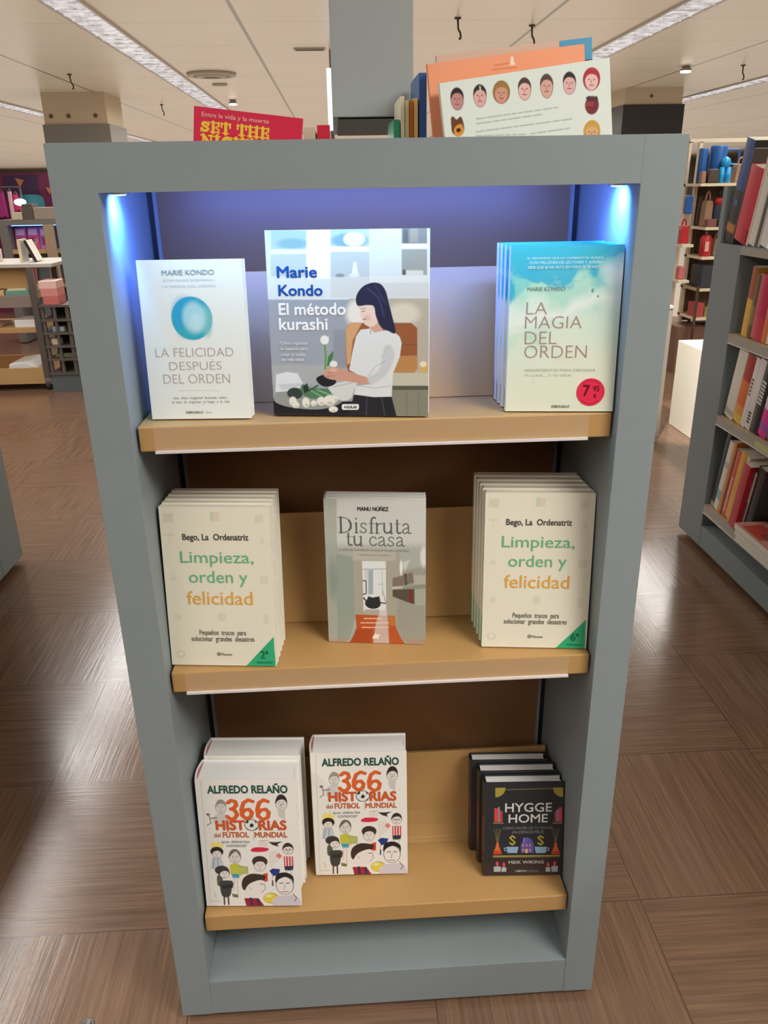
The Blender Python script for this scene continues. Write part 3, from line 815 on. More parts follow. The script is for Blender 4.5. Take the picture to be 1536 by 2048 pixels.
('P','1f2a26',[(-32,1510),(1,1481),(-15,1463)],7.5,0,1),
('P','1f2a26',[(99,1480),(137,1521),(129,1474)],7.5,0,1),
('T','del','b5603a',-554,-447,1337,1419,0.4,0.0),
('T','FÚTBOL','c8683a',-416,5,1329,1464,1.3,-0.005),
('T','MUNDIAL','c8683a',91,610,1326,1435,1.3,-0.006),
('T','que deberías','8c918c',-447,0,1211,1282,0.1,-0.007),
('T','conocer','8c918c',-370,-39,1151,1199,0.1,-0.006),
('P','f0e27a',[(-631,1189),(-575,1263),(-541,1219),(-488,1272),(-468,1203),(-419,1188),(-463,1099),(-613,1100)],12.5,0,1),
('P','c6cfd6',[(-625,950),(-474,950),(-436,799),(-455,708),(-654,739)],10.0,0,1),
('L','8796a2',[(-588,935),(-616,739)],12.5,7.5,1),
('L','8796a2',[(-526,935),(-536,739)],12.5,7.5,1),
('E','26221f',(-533,1064),(104.6,89.6),10.0,1),
('E','4a4642',(-537,1022),(75.9,90.9),7.5,1),
('E','ece5e0',(-537,1022),(69.7,84.7),7.5,1),
('P','26221f',[(-617,1017),(-603,1083),(-562,1139),(-506,1142),(-465,1093),(-457,1016),(-481,1057),(-518,1078),(-575,1063)],7.5,1,1),
('E','2e2a28',(-563,1024),(6.3,5.5),5.0,1),
('E','2e2a28',(-510,1024),(6.3,5.5),5.0,1),
('L','3a3431',[(-570,1039),(-549,1042)],6.2,5.0,1),
('L','3a3431',[(-521,1042),(-500,1039)],6.2,5.0,1),
('L','8a7a70',[(-537,1022),(-546,991),(-533,989)],6.2,5.0,1),
('L','7a4540',[(-562,966),(-541,961),(-520,966)],7.5,5.0,1),
('E','4a4642',(-254,948),(95.9,115.8),7.5,1),
('E','e0d8d2',(-254,948),(89.6,109.6),7.5,1),
('P','6d6864',[(-355,942),(-340,1028),(-289,1100),(-216,1104),(-162,1040),(-155,941),(-184,994),(-228,1067),(-305,1002)],7.5,1,1),
('E','2e2a28',(-288,951),(8.1,6.3),5.0,1),
('E','2e2a28',(-220,951),(8.1,6.3),5.0,1),
('L','3a3431',[(-298,971),(-270,975)],6.2,5.0,1),
('L','3a3431',[(-234,975),(-208,971)],6.2,5.0,1),
('L','8a7a70',[(-254,948),(-266,909),(-250,906)],6.2,5.0,1),
('L','7a4540',[(-286,876),(-260,869),(-232,876)],7.5,5.0,1),
('P','c9c84a',[(-349,783),(-308,822),(-196,813),(-159,615),(-325,586)],10.0,1,1),
('P','b9c06a',[(-215,798),(-61,767),(-65,630),(-197,615)],7.5,0,1),
('L','6d6f3c',[(-215,792),(-61,761),(-65,630)],7.5,7.5,1),
('P','3fa0c4',[(-322,631),(-208,631),(-207,548),(-318,549)],7.5,0,1),
('L','dcd2ca',[(-290,549),(-314,309)],24.9,7.5,1),
('L','dcd2ca',[(-247,548),(-253,247)],24.9,7.5,1),
('P','6f7c4c',[(-349,247),(-249,222),(-253,160),(-341,179)],7.5,0,1),
('P','56604a',[(-565,587),(-487,617),(-488,433),(-566,403)],10.0,1,1),
('E','3b3835',(-480,702),(114.5,89.6),10.0,1),
('E','4a4642',(-443,632),(80.9,90.9),7.5,1),
('E','ece6e1',(-443,632),(74.7,84.7),7.5,1),
('P','3b3835',[(-529,627),(-515,694),(-472,751),(-411,754),(-366,704),(-358,626),(-384,668),(-424,689),(-485,673)],7.5,1,1),
('E','2e2a28',(-471,634),(6.7,5.5),5.0,1),
('E','2e2a28',(-414,634),(6.7,5.5),5.0,1),
('L','3a3431',[(-479,650),(-456,653)],6.2,5.0,1),
('L','3a3431',[(-426,652),(-404,649)],6.2,5.0,1),
('L','8a7a70',[(-443,632),(-453,601),(-439,599)],6.2,5.0,1),
('L','7a4540',[(-470,575),(-447,570),(-424,575)],7.5,5.0,1),
('P','3c4240',[(-509,495),(-332,494),(-338,402),(-383,201),(-506,192),(-536,403)],10.0,1,1),
('P','23292a',[(-500,402),(-336,432),(-302,478),(-329,355),(-495,341)],10.0,0,1),
('L','3a3634',[(-480,201),(-487,30)],24.9,7.5,1),
('L','3a3634',[(-416,201),(-416,30)],24.9,7.5,1),
('E','3d332d',(141,871),(124.5,104.6),12.5,1),
('E','4a4642',(137,796),(95.9,125.7),7.5,1),
('E','ebe3dd',(137,796),(89.6,119.5),7.5,1),
('P','3d332d',[(36,789),(50,883),(102,962),(174,966),(228,897),(237,788),(207,846),(159,868),(86,854)],7.5,1,1),
('E','2e2a28',(103,799),(8.1,6.3),5.0,1),
('E','2e2a28',(171,799),(8.1,6.3),5.0,1),
('L','3a3431',[(93,821),(120,825)],6.2,5.0,1),
('L','3a3431',[(157,825),(183,820)],6.2,5.0,1),
('L','8a7a70',[(137,796),(125,752),(141,749)],6.2,5.0,1),
('L','7a4540',[(105,716),(131,709),(159,716)],7.5,5.0,1),
('P','e8e4de',[(57,651),(208,650),(253,552),(26,553)],10.0,0,1),
('P','d8432f',[(182,629),(254,650),(249,491),(185,461),(148,568)],7.5,0,1),
('E','e6ddd6',(216,1200),(79.7,59.8),7.5,1),
('L','8c7f78',[(85,1480),(67,1274)],5.0,7.5,1),
('L','77706a',[(145,1259),(295,1273)],7.5,7.5,1),
('P','d92a4a',[(5,1082),(88,1141),(286,1125),(258,1065),(82,1051)],10.0,1,1),
('P','33302e',[(293,1244),(404,1237),(529,1248),(440,1198),(462,1148),(364,1184)],10.0,0,1),
('P','e8e2dc',[(283,1065),(433,1079),(447,885),(301,734)],10.0,0,1),
('P','e08474',[(402,975),(456,1035),(502,974),(462,915)],7.5,0,1),
('P','2b3a86',[(281,689),(339,734),(459,719),(433,612),(343,582)],7.5,0,1),
('L','8c8680',[(332,613),(310,399)],7.5,7.5,1),
('L','8c8680',[(434,628),(446,582)],7.5,7.5,1),
('L','4a4642',[(325,491),(325,399)],22.4,7.5,1),
('E','4a4642',(603,1093),(85.9,95.9),7.5,1),
('E','ebe3dd',(603,1093),(79.7,89.6),7.5,1),
('P','35302c',[(513,1088),(525,1158),(570,1217),(633,1219),(682,1168),(692,1088),(665,1131),(622,1152),(558,1136)],7.5,1,1),
('E','2e2a28',(573,1096),(7.2,5.6),5.0,1),
('E','2e2a28',(634,1095),(7.2,5.6),5.0,1),
('L','3a3431',[(564,1112),(588,1115)],6.2,5.0,1),
('L','3a3431',[(620,1115),(644,1111)],6.2,5.0,1),
('L','8a7a70',[(603,1093),(594,1061),(608,1059)],6.2,5.0,1),
('L','7a4540',[(576,1034),(600,1029),(624,1034)],7.5,5.0,1),
('L','2a2826',[(543,1088),(663,1087)],10.0,7.5,1),
('P','d24a52',[(527,968),(677,967),(677,778),(527,770)],7.5,0,1),
('L','f3efe9',[(557,962),(554,776)],14.9,7.5,1),
('L','f3efe9',[(601,962),(600,775)],14.9,7.5,1),
('L','f3efe9',[(646,962),(645,775)],14.9,7.5,1),
('P','2f3550',[(527,776),(678,781),(663,696),(537,688)],7.5,0,1),
('L','d8cec6',[(563,697),(564,612)],19.9,7.5,1),
('L','d8cec6',[(638,696),(635,627)],19.9,7.5,1),
('P','3b2f2a',[(-179,432),(-138,554),(-20,630),(131,620),(217,583),(174,491),(98,492),(-6,446),(-103,324),(-161,324)],10.0,1,1),
('P','efe9e4',[(-85,400),(21,477),(149,507),(221,430),(174,276),(106,214),(-1,121),(-116,122),(-146,246)],10.0,1,1),
('L','57504a',[(184,445),(203,338),(135,261)],7.5,7.5,1),
('L','3a322e',[(119,430),(170,430)],12.5,7.5,1),
('E','f0e8e2',(-38,339),(29.9,39.8),7.5,1),
('L','8a7f78',[(-57,370),(-27,323)],7.5,7.5,1),
('P','a02338',[(-157,153),(77,152),(158,11),(155,-36),(-126,-34)],7.5,0,1),
('L','2c3060',[(-51,147),(-37,-35)],39.8,7.5,1),
('L','2c3060',[(62,121),(91,-35)],39.8,7.5,1),
('E','9a8a2c',(281,151),(127.0,104.6),7.5,1),
('E','e6d24a',(276,151),(117.0,94.6),12.5,1),
('E','f3ecb0',(245,198),(54.8,34.9),24.9,0.8),
('E','f0e2d8',(354,104),(54.8,44.8),10.0,1),
('E','4a4642',(517,398),(144.4,179.3),7.5,1),
('E','efe9e4',(517,398),(134.5,169.3),7.5,1),
('P','22201f',[(369,460),(395,612),(536,657),(658,581),(660,428),(630,520),(531,566),(428,521)],10.0,1,1),
('L','2a2624',[(439,444),(490,450)],14.9,7.5,1),
('L','2a2624',[(545,444),(596,450)],14.9,7.5,1),
('L','8a7f78',[(518,413),(503,321)],10.0,7.5,1),
('L','7a4a44',[(453,275),(567,280)],12.5,7.5,1),
('P','d5cfd8',[(359,182),(512,197),(665,212),(750,118),(742,-38),(321,-36)],10.0,1,1),
('L','55504c',[(641,243),(700,149),(659,87)],12.5,7.5,1),
('L','c9c6c0',[(-629,249),(-611,155)],24.9,14.9,0.6),
('L','bab6b0',[(-705,93),(-539,93)],12.5,7.5,0.7)]),'hyg': (0.1308,0.1735,[('P','2a2e33',[(-782,1811),(768,1783),(817,313),(-771,340)],9.3,0,1),
('P','332b2c',[(-771,340),(817,313),(830,-86),(-767,-58)],46.6,0,1),
('P','a8983f',[(-484,1641),(-313,1643),(-317,1638),(-320,1605),(-329,1573),(-344,1543),(-364,1517),(-389,1496),(-418,1481),(-449,1471),(-482,1469)],4.7,0,1),
('P','a8983f',[(632,1627),(465,1630),(469,1596),(479,1563),(496,1533),(517,1507),(543,1485),(573,1468),(604,1458),(637,1454)],4.7,0,1),
('L','7a7344',[(-296,1605),(465,1612)],16.3,7.0,1),
('T','HYGGE','dcdcd6',-318,457,1190,1357,0.45,-0.017),
('T','HOME','dcdcd6',-258,395,992,1152,0.45,-0.018),
('T','CÓMO HACER DE TU HOGAR','8b8f92',-347,486,873,927,0.1,-0.017),
('T','UN ESPACIO FELIZ','8b8f92',-196,333,792,844,0.1,-0.017),
('P','cf4a46',[(-498,1267),(-433,1266),(-430,1014),(-494,1015)],4.7,0,1),
('P','8a8f96',[(-433,1291),(-406,1291),(-402,1013),(-430,1014)],4.7,0,1),
('P','c2405a',[(-403,1219),(-363,1218),(-360,1012),(-400,1013)],4.7,0,1),
('P','8a7a52',[(-510,1005),(-342,1002),(-341,976),(-510,979)],4.7,0,1),
('P','c2405a',[(507,1190),(539,1190),(545,1002),(513,1002)],4.7,0,1),
('P','8a8f96',[(538,1228),(570,1228),(577,1001),(545,1002)],4.7,0,1),
('P','d6455a',[(572,1266),(625,1265),(633,1000),(580,1001)],4.7,0,1),
('P','8a7a52',[(476,987),(638,985),(639,959),(477,961)],4.7,0,1),
('L','7a6a3c',[(-436,611),(-500,885)],9.3,7.0,1),
('L','7a6a3c',[(-436,611),(-458,885)],9.3,7.0,1),
('L','7a6a3c',[(-436,611),(-416,884)],9.3,7.0,1),
('L','7a6a3c',[(-436,611),(-379,883)],9.3,7.0,1),
('P','e06a30',[(-452,629),(-420,629),(-407,545),(-363,426),(-377,402),(-489,404),(-503,428),(-463,546)],7.0,0,1),
('P','c9401f',[(-494,467),(-373,465),(-377,402),(-489,404)],14.0,0,1),
('L','7a6a3c',[(538,593),(470,868)],9.3,7.0,1),
('L','7a6a3c',[(538,593),(512,868)],9.3,7.0,1),
('L','7a6a3c',[(538,593),(553,867)],9.3,7.0,1),
('L','7a6a3c',[(538,593),(590,866)],9.3,7.0,1),
('P','e06a30',[(521,612),(554,612),(568,527),(613,408),(600,385),(488,387),(474,411),(512,528)],7.0,0,1),
('P','c9401f',[(482,450),(603,448),(600,385),(488,387)],14.0,0,1),
('P','8fb0cc',[(-286,542),(-81,539),(-102,421),(-261,424)],7.0,0,1),
('L','8fb0cc',[(-281,521),(-323,517),(-311,469),(-271,463)],14.0,7.0,1),
('L','b9a93c',[(-145,710),(-187,745),(-228,711),(-186,666),(-143,619),(-184,577),(-227,615)],25.6,7.0,1),
('P','8fb0cc',[(186,534),(391,531),(371,413),(212,415)],7.0,0,1),
('L','8fb0cc',[(387,510),(429,504),(419,457),(379,452)],14.0,7.0,1),
('L','b9a93c',[(326,702),(284,736),(243,703),(286,658),(329,610),(288,569),(245,606)],25.6,7.0,1),
('P','5d5a9c',[(-37,420),(-47,564),(-7,668),(57,720),(120,687),(171,600),(175,416)],7.0,0,1),
('P','7d6fc0',[(-8,708),(27,707),(29,616),(-6,616)],4.7,0,1),
('P','c27aa0',[(-22,590),(11,590),(12,542),(-21,543)],4.7,0,1),
('P','c27aa0',[(36,589),(69,589),(70,541),(37,542)],4.7,0,1),
('P','c27aa0',[(94,588),(127,588),(128,540),(95,541)],4.7,0,1),
('P','c27aa0',[(-20,498),(13,498),(14,451),(-19,451)],4.7,0,1),
('P','c27aa0',[(96,496),(129,496),(130,448),(97,449)],4.7,0,1),
('P','e6c060',[(34,497),(71,497),(73,418),(35,419)],4.7,0,1),
('L','b0a050',[(-500,367),(606,358)],23.3,7.0,1),
('L','6d6338',[(-500,341),(606,332)],11.7,7.0,1),
('T','MEIK WIKING','d0cbc6',-244,347,220,278,0.25,-0.019),
('P','aeb4b6',[(-493,171),(-376,169),(-375,68),(-492,70)],4.7,0,1),
('L','d8d0c8',[(-435,170),(-435,192)],9.3,7.0,1),
('P','e2455a',[(-436,271),(-409,212),(-435,186),(-461,213)],4.7,1,1),
('P','aeb4b6',[(-362,153),(-282,152),(-281,67),(-361,68)],4.7,0,1),
('L','d8d0c8',[(-322,153),(-322,174)],9.3,7.0,1),
('P','e2455a',[(-324,253),(-297,195),(-322,168),(-348,195)],4.7,1,1),
('P','aeb4b6',[(383,140),(462,139),(465,54),(385,55)],4.7,0,1),
('L','d8d0c8',[(423,139),(422,161)],9.3,7.0,1),
('P','e2455a',[(420,240),(447,181),(422,155),(396,182)],4.7,1,1),
('P','aeb4b6',[(480,165),(588,163),(591,51),(484,53)],4.7,0,1),
('L','d8d0c8',[(534,164),(534,185)],9.3,7.0,1),
('P','e2455a',[(531,265),(559,206),(534,180),(507,207)],4.7,1,1),
('T','LIBROS','c9c4be',-124,52,62,100,0.4,-0.023),
('T','CÚPULA','8b8684',66,263,59,104,0.1,-0.015)]),'faces': (0.246,0.27,[('E','6d4a4a',(-1000,2467),(95.6,150.2),10.2,1),
('E','c98f8a',(-1000,2467),(88.8,143.4),10.2,1),
('P','2b2226',[(-1092,2477),(-1076,2561),(-1011,2610),(-944,2592),(-905,2525),(-909,2452),(-935,2517),(-1000,2544),(-1054,2527)],10.2,1,1),
('E','5a4048',(-1034,2475),(11.9,8.5),6.8,1),
('E','5a4048',(-966,2466),(11.9,8.5),6.8,1),
('L','a56a68',[(-1000,2464),(-1011,2425)],10.2,6.8,1),
('L','9a4a50',[(-1034,2401),(-981,2394)],13.7,6.8,1),
('E','6d4a4a',(-669,2463),(95.6,150.2),10.2,1),
('E','e8b3ac',(-669,2463),(88.8,143.4),10.2,1),
('P','2b2429',[(-761,2473),(-746,2557),(-681,2606),(-614,2588),(-574,2521),(-577,2448),(-604,2513),(-670,2540),(-723,2523)],10.2,1,1),
('E','5a4048',(-702,2471),(11.9,8.5),6.8,1),
('E','5a4048',(-634,2462),(11.9,8.5),6.8,1),
('L','a56a68',[(-669,2460),(-679,2420)],10.2,6.8,1),
('L','9a4a50',[(-702,2397),(-649,2390)],13.7,6.8,1),
('L','f0e8e0',[(-657,2582),(-655,2535)],17.1,10.2,1),
('E','a57b3e',(-356,2468),(126.3,150.2),10.2,1),
('E','6d4a4a',(-357,2459),(102.4,143.4),10.2,1),
('E','d99d84',(-357,2459),(95.6,136.6),10.2,1),
('P','a57b3e',[(-456,2470),(-442,2550),(-373,2596),(-301,2578),(-256,2513),(-259,2443),(-288,2506),(-360,2533),(-417,2517)],10.2,1,1),
('E','5a4048',(-394,2467),(11.9,8.5),6.8,1),
('E','5a4048',(-320,2457),(11.9,8.5),6.8,1),
('L','a56a68',[(-357,2456),(-367,2416)],10.2,6.8,1),
('L','9a4a50',[(-389,2393),(-337,2385)],13.7,6.8,1),
('E','6d4a4a',(-18,2463),(95.6,150.2),10.2,1),
('E','edbdb6',(-18,2463),(88.8,143.4),10.2,1),
('P','4a3436',[(-111,2473),(-97,2556),(-33,2606),(34,2588),(75,2521),(73,2447),(46,2512),(-21,2540),(-74,2522)],10.2,1,1),
('E','5a4048',(-52,2470),(11.9,8.5),6.8,1),
('E','5a4048',(16,2461),(11.9,8.5),6.8,1),
('L','a56a68',[(-19,2460),(-28,2420)],10.2,6.8,1),
('L','9a4a50',[(-50,2396),(3,2389)],13.7,6.8,1),
('E','6d4a4a',(303,2457),(95.6,160.5),10.2,1),
('E','dfae9e',(303,2457),(88.8,153.6),10.2,1),
('P','5a4030',[(211,2467),(223,2556),(287,2609),(355,2591),(396,2519),(395,2442),(367,2510),(300,2539),(247,2520)],10.2,1,1),
('E','5a4048',(269,2465),(11.9,8.5),6.8,1),
('E','5a4048',(337,2456),(11.9,8.5),6.8,1),
('L','a56a68',[(303,2454),(294,2414)],10.2,6.8,1),
('L','9a4a50',[(272,2391),(325,2384)],13.7,6.8,1),
('E','6d4a4a',(635,2450),(95.6,150.2),10.2,1),
('E','e8b8b4',(635,2450),(88.8,143.4),10.2,1),
('P','211d22',[(542,2460),(554,2544),(616,2593),(684,2575),(727,2508),(727,2435),(698,2500),(630,2527),(577,2510)],10.2,1,1),
('E','5a4048',(600,2458),(11.9,8.5),6.8,1),
('E','5a4048',(669,2449),(11.9,8.5),6.8,1),
('L','a56a68',[(634,2447),(626,2407)],10.2,6.8,1),
('L','9a4a50',[(604,2384),(657,2377)],13.7,6.8,1),
('E','b51d38',(957,2459),(126.3,150.2),10.2,1),
('E','6d4a4a',(957,2451),(102.4,143.4),10.2,1),
('E','efc4bc',(957,2451),(95.6,136.6),10.2,1),
('P','b51d38',[(857,2461),(868,2542),(935,2588),(1008,2569),(1055,2505),(1055,2434),(1023,2497),(950,2525),(894,2509)],10.2,1,1),
('E','5a4048',(920,2459),(11.9,8.5),6.8,1),
('E','5a4048',(994,2448),(11.9,8.5),6.8,1),
('L','a56a68',[(956,2448),(948,2408)],10.2,6.8,1),
('L','9a4a50',[(927,2384),(980,2377)],13.7,6.8,1),
('E','7a2430',(946,2120),(102.4,122.9),20.5,1),
('E','9c3440',(920,2145),(54.6,61.5),27.3,1),
('P','4a2a30',[(857,2228),(908,2251),(956,2208),(1024,2235),(1045,2172),(971,2168),(888,2179)],13.7,0,1),
('L','5c1820',[(885,2105),(1007,2070)],13.7,10.2,1),
('E','d0a544',(928,1774),(126.3,150.2),10.2,1),
('E','6d4a4a',(927,1765),(102.4,143.4),10.2,1),
('E','e4b07a',(927,1765),(95.6,136.6),10.2,1),
('P','d0a544',[(826,1776),(837,1860),(905,1909),(980,1889),(1028,1822),(1028,1748),(996,1814),(921,1842),(864,1826)],10.2,1,1),
('E','5a4048',(890,1773),(11.9,8.5),6.8,1),
('E','5a4048',(965,1763),(11.9,8.5),6.8,1),
('L','a56a68',[(927,1762),(919,1720)],10.2,6.8,1),
('L','9a4a50',[(897,1696),(951,1688)],13.7,6.8,1),
('P','6d3f22',[(-1116,2230),(-1080,2249),(-1035,2204),(-972,2234),(-941,2146),(-945,2040),(-1026,1976),(-1114,2033),(-1122,2141)],13.7,1,1),
('P','e09a3a',[(-1073,2104),(-975,2135),(-946,2025),(-1026,1976),(-1089,2015)],13.7,1,1),
('E','2e1c18',(-1023,2060),(34.1,27.3),10.2,1),
('L','9aa6a0',[(-744,2170),(-622,2169)],17.1,13.7,0.75),
('L','9aa6a0',[(-592,2168),(-379,2167)],17.1,13.7,0.75),
('L','9aa6a0',[(-349,2166),(-258,2166)],17.1,13.7,0.75),
('L','9aa6a0',[(-227,2165),(-166,2165)],17.1,13.7,0.75),
('L','9aa6a0',[(-136,2164),(-75,2164)],17.1,13.7,0.75),
('L','9aa6a0',[(-45,2164),(77,2163)],17.1,13.7,0.75),
('L','9aa6a0',[(107,2162),(198,2162)],17.1,13.7,0.75),
('L','9aa6a0',[(229,2161),(350,2160)],17.1,13.7,0.75),
('L','9aa6a0',[(381,2160),(442,2159)],17.1,13.7,0.75),
('L','9aa6a0',[(-750,2107),(-535,2105)],17.1,13.7,0.75),
('L','9aa6a0',[(-504,2105),(-412,2104)],17.1,13.7,0.75),
('L','9aa6a0',[(-381,2104),(-320,2104)],17.1,13.7,0.75),
('L','9aa6a0',[(-289,2103),(-104,2102)],17.1,13.7,0.75),
('L','9aa6a0',[(-74,2102),(49,2101)],17.1,13.7,0.75),
('L','9aa6a0',[(80,2100),(203,2099)],17.1,13.7,0.75),
('L','9aa6a0',[(-770,2001),(-648,1999)],17.1,13.7,0.75),
('L','9aa6a0',[(-617,1999),(-432,1996)],17.1,13.7,0.75),
('L','9aa6a0',[(-402,1996),(-248,1994)],17.1,13.7,0.75),
('L','9aa6a0',[(-217,1993),(-156,1992)],17.1,13.7,0.75),
('L','9aa6a0',[(-125,1992),(90,1989)],17.1,13.7,0.75),
('L','9aa6a0',[(121,1988),(336,1985)],17.1,13.7,0.75),
('L','9aa6a0',[(367,1985),(459,1984)],17.1,13.7,0.75),
('L','9aa6a0',[(490,1983),(643,1981)],17.1,13.7,0.75),
('L','9aa6a0',[(28,1866),(92,1865)],17.1,13.7,0.75),
('L','9aa6a0',[(124,1865),(252,1864)],17.1,13.7,0.75),
('L','9aa6a0',[(284,1864),(507,1863)],17.1,13.7,0.75),
('L','9aa6a0',[(539,1862),(603,1862)],17.1,13.7,0.75),
('L','9aa6a0',[(-776,1947),(-682,1937)],17.1,13.7,0.75),
('L','9aa6a0',[(-651,1934),(-526,1921)],17.1,13.7,0.75),
('L','9aa6a0',[(-494,1917),(-369,1904)],17.1,13.7,0.75),
('L','9aa6a0',[(-338,1901),(-275,1894)],17.1,13.7,0.75),
('L','9aa6a0',[(-244,1891),(-181,1884)],17.1,13.7,0.75),
('L','9aa6a0',[(-150,1881),(-56,1871)],17.1,13.7,0.75),
('L','9aa6a0',[(-778,1818),(-653,1815)],17.1,13.7,0.75),
('L','9aa6a0',[(-622,1814),(-404,1807)],17.1,13.7,0.75),
('L','9aa6a0',[(-373,1806),(-279,1803)],17.1,13.7,0.75),
('L','9aa6a0',[(-248,1803),(-186,1801)],17.1,13.7,0.75),
('L','9aa6a0',[(-155,1800),(64,1793)],17.1,13.7,0.75),
('L','9aa6a0',[(95,1792),(282,1787)],17.1,13.7,0.75),
('L','9aa6a0',[(314,1786),(345,1785)],17.1,13.7,0.75),
('L','9aa6a0',[(-790,1696),(-666,1693)],17.1,13.7,0.75),
('L','9aa6a0',[(-635,1693),(-481,1689)],17.1,13.7,0.75),
('L','9aa6a0',[(-450,1688),(-326,1685)],17.1,13.7,0.75),
('L','9aa6a0',[(-295,1685),(-202,1682)],17.1,13.7,0.75),
('L','9aa6a0',[(-171,1682),(-47,1679)],17.1,13.7,0.75),
('L','9aa6a0',[(-16,1678),(77,1676)],17.1,13.7,0.75),
('L','9aa6a0',[(108,1675),(170,1674)],17.1,13.7,0.75),
('L','9aa6a0',[(201,1673),(294,1671)],17.1,13.7,0.75),
('L','9aa6a0',[(325,1670),(418,1668)],17.1,13.7,0.75),
('L','9aa6a0',[(449,1667),(542,1665)],17.1,13.7,0.75)]),'orange': (0.232,0.29,[('L','d97c55',[(-177,2771),(26,2777)],21.2,14.1,0.8),
('L','d97c55',[(-214,2721),(140,2711)],21.2,14.1,0.8),
('P','f4e6dc',[(48,2751),(73,2828),(100,2825),(129,2742)],10.6,0,1),
('E','f4e6dc',(87,2832),(21.2,28.2),10.6,1)]),'red': (0.158,0.226,[('T','Entre la vida y la muerte','f2b8b0',-679,298,2117,2195,0.4,0.106),
('L','f2cb3c',[(-581,2033),(-601,2056),(-645,2057),(-666,2036),(-645,2015),(-601,1999),(-581,1976),(-601,1952),(-649,1950),(-674,1976)],34.5,3,1),
('L','f2cb3c',[(-570,2027),(-570,2073)],15.7,3,1),
('L','f2cb3c',[(-683,1936),(-683,1984)],15.7,3,1),
('L','f2cb3c',[(-509,1933),(-509,2076)],39.2,3,1),
('L','f2cb3c',[(-541,2066),(-420,2066)],18.8,3,1),
('L','f2cb3c',[(-541,1943),(-420,1943)],18.8,3,1),
('L','f2cb3c',[(-509,2004),(-454,2004)],18.8,3,1),
('L','f2cb3c',[(-429,2025),(-429,2075)],24.3,3,1),
('L','f2cb3c',[(-429,1934),(-429,1984)],24.3,3,1),
('L','f2cb3c',[(-454,1984),(-454,2025)],15.7,3,1),
('L','f2cb3c',[(-326,1933),(-326,2076)],42.3,3,1),
('L','f2cb3c',[(-394,2066),(-258,2066)],18.8,3,1),
('L','f2cb3c',[(-388,2075),(-388,2019)],24.3,3,1),
('L','f2cb3c',[(-265,2075),(-265,2019)],24.3,3,1),
('L','f2cb3c',[(-365,1943),(-287,1943)],18.8,3,1),
('L','f2cb3c',[(-92,1933),(-92,2076)],42.3,3,1),
('L','f2cb3c',[(-161,2066),(-24,2066)],18.8,3,1),
('L','f2cb3c',[(-154,2075),(-154,2019)],24.3,3,1),
('L','f2cb3c',[(-31,2075),(-31,2019)],24.3,3,1),
('L','f2cb3c',[(-132,1943),(-53,1943)],18.8,3,1),
('L','f2cb3c',[(29,1933),(29,2076)],39.2,3,1),
('L','f2cb3c',[(124,1933),(124,2076)],39.2,3,1),
('L','f2cb3c',[(29,2004),(124,2004)],18.8,3,1),
('L','f2cb3c',[(-7,1943),(65,1943)],18.8,3,1),
('L','f2cb3c',[(-7,2066),(65,2066)],18.8,3,1),
('L','f2cb3c',[(89,1943),(160,1943)],18.8,3,1),
('L','f2cb3c',[(89,2066),(160,2066)],18.8,3,1),
('L','f2cb3c',[(213,1933),(213,2076)],39.2,3,1),
('L','f2cb3c',[(181,2066),(302,2066)],18.8,3,1),
('L','f2cb3c',[(181,1943),(302,1943)],18.8,3,1),
('L','f2cb3c',[(213,2004),(268,2004)],18.8,3,1),
('L','f2cb3c',[(293,2025),(293,2075)],24.3,3,1),
('L','f2cb3c',[(293,1934),(293,1984)],24.3,3,1),
('L','f2cb3c',[(268,1984),(268,2025)],15.7,3,1),
('L','f2cb3c',[(-649,1747),(-649,1897)],26.5,3,1),
('L','f2cb3c',[(-536,1747),(-536,1897)],26.5,3,1),
('L','f2cb3c',[(-649,1890),(-536,1754)],44.8,3,1),
('L','f2cb3c',[(-684,1758),(-613,1758)],19.9,3,1),
('L','f2cb3c',[(-684,1886),(-635,1886)],19.9,3,1),
('L','f2cb3c',[(-576,1886),(-504,1886)],19.9,3,1),
('L','f2cb3c',[(-448,1747),(-448,1897)],44.8,3,1),
('L','f2cb3c',[(-487,1758),(-408,1758)],19.9,3,1),
('L','f2cb3c',[(-487,1886),(-408,1886)],19.9,3,1),
('L','f2cb3c',[(-250,1855),(-275,1878),(-313,1882),(-349,1860),(-362,1822),(-349,1784),(-313,1762),(-271,1768),(-253,1792)],44.8,3,1),
('L','f2cb3c',[(-295,1814),(-222,1814)],19.9,3,1),
('L','f2cb3c',[(-250,1814),(-250,1754)],26.5,3,1),
('L','f2cb3c',[(-241,1843),(-241,1894)],16.6,3,1),
('L','f2cb3c',[(-173,1747),(-173,1897)],41.4,3,1),
('L','f2cb3c',[(-72,1747),(-72,1897)],41.4,3,1),
('L','f2cb3c',[(-173,1822),(-72,1822)],19.9,3,1),
('L','f2cb3c',[(-212,1758),(-135,1758)],19.9,3,1),
('L','f2cb3c',[(-212,1886),(-135,1886)],19.9,3,1),
('L','f2cb3c',[(-110,1758),(-34,1758)],19.9,3,1),
('L','f2cb3c',[(-110,1886),(-34,1886)],19.9,3,1),
('L','f2cb3c',[(61,1747),(61,1897)],44.8,3,1),
('L','f2cb3c',[(-12,1886),(133,1886)],19.9,3,1),
('L','f2cb3c',[(-5,1896),(-5,1837)],25.7,3,1),
('L','f2cb3c',[(126,1896),(126,1837)],25.7,3,1),
('L','f2cb3c',[(19,1758),(103,1758)],19.9,3,1)])}


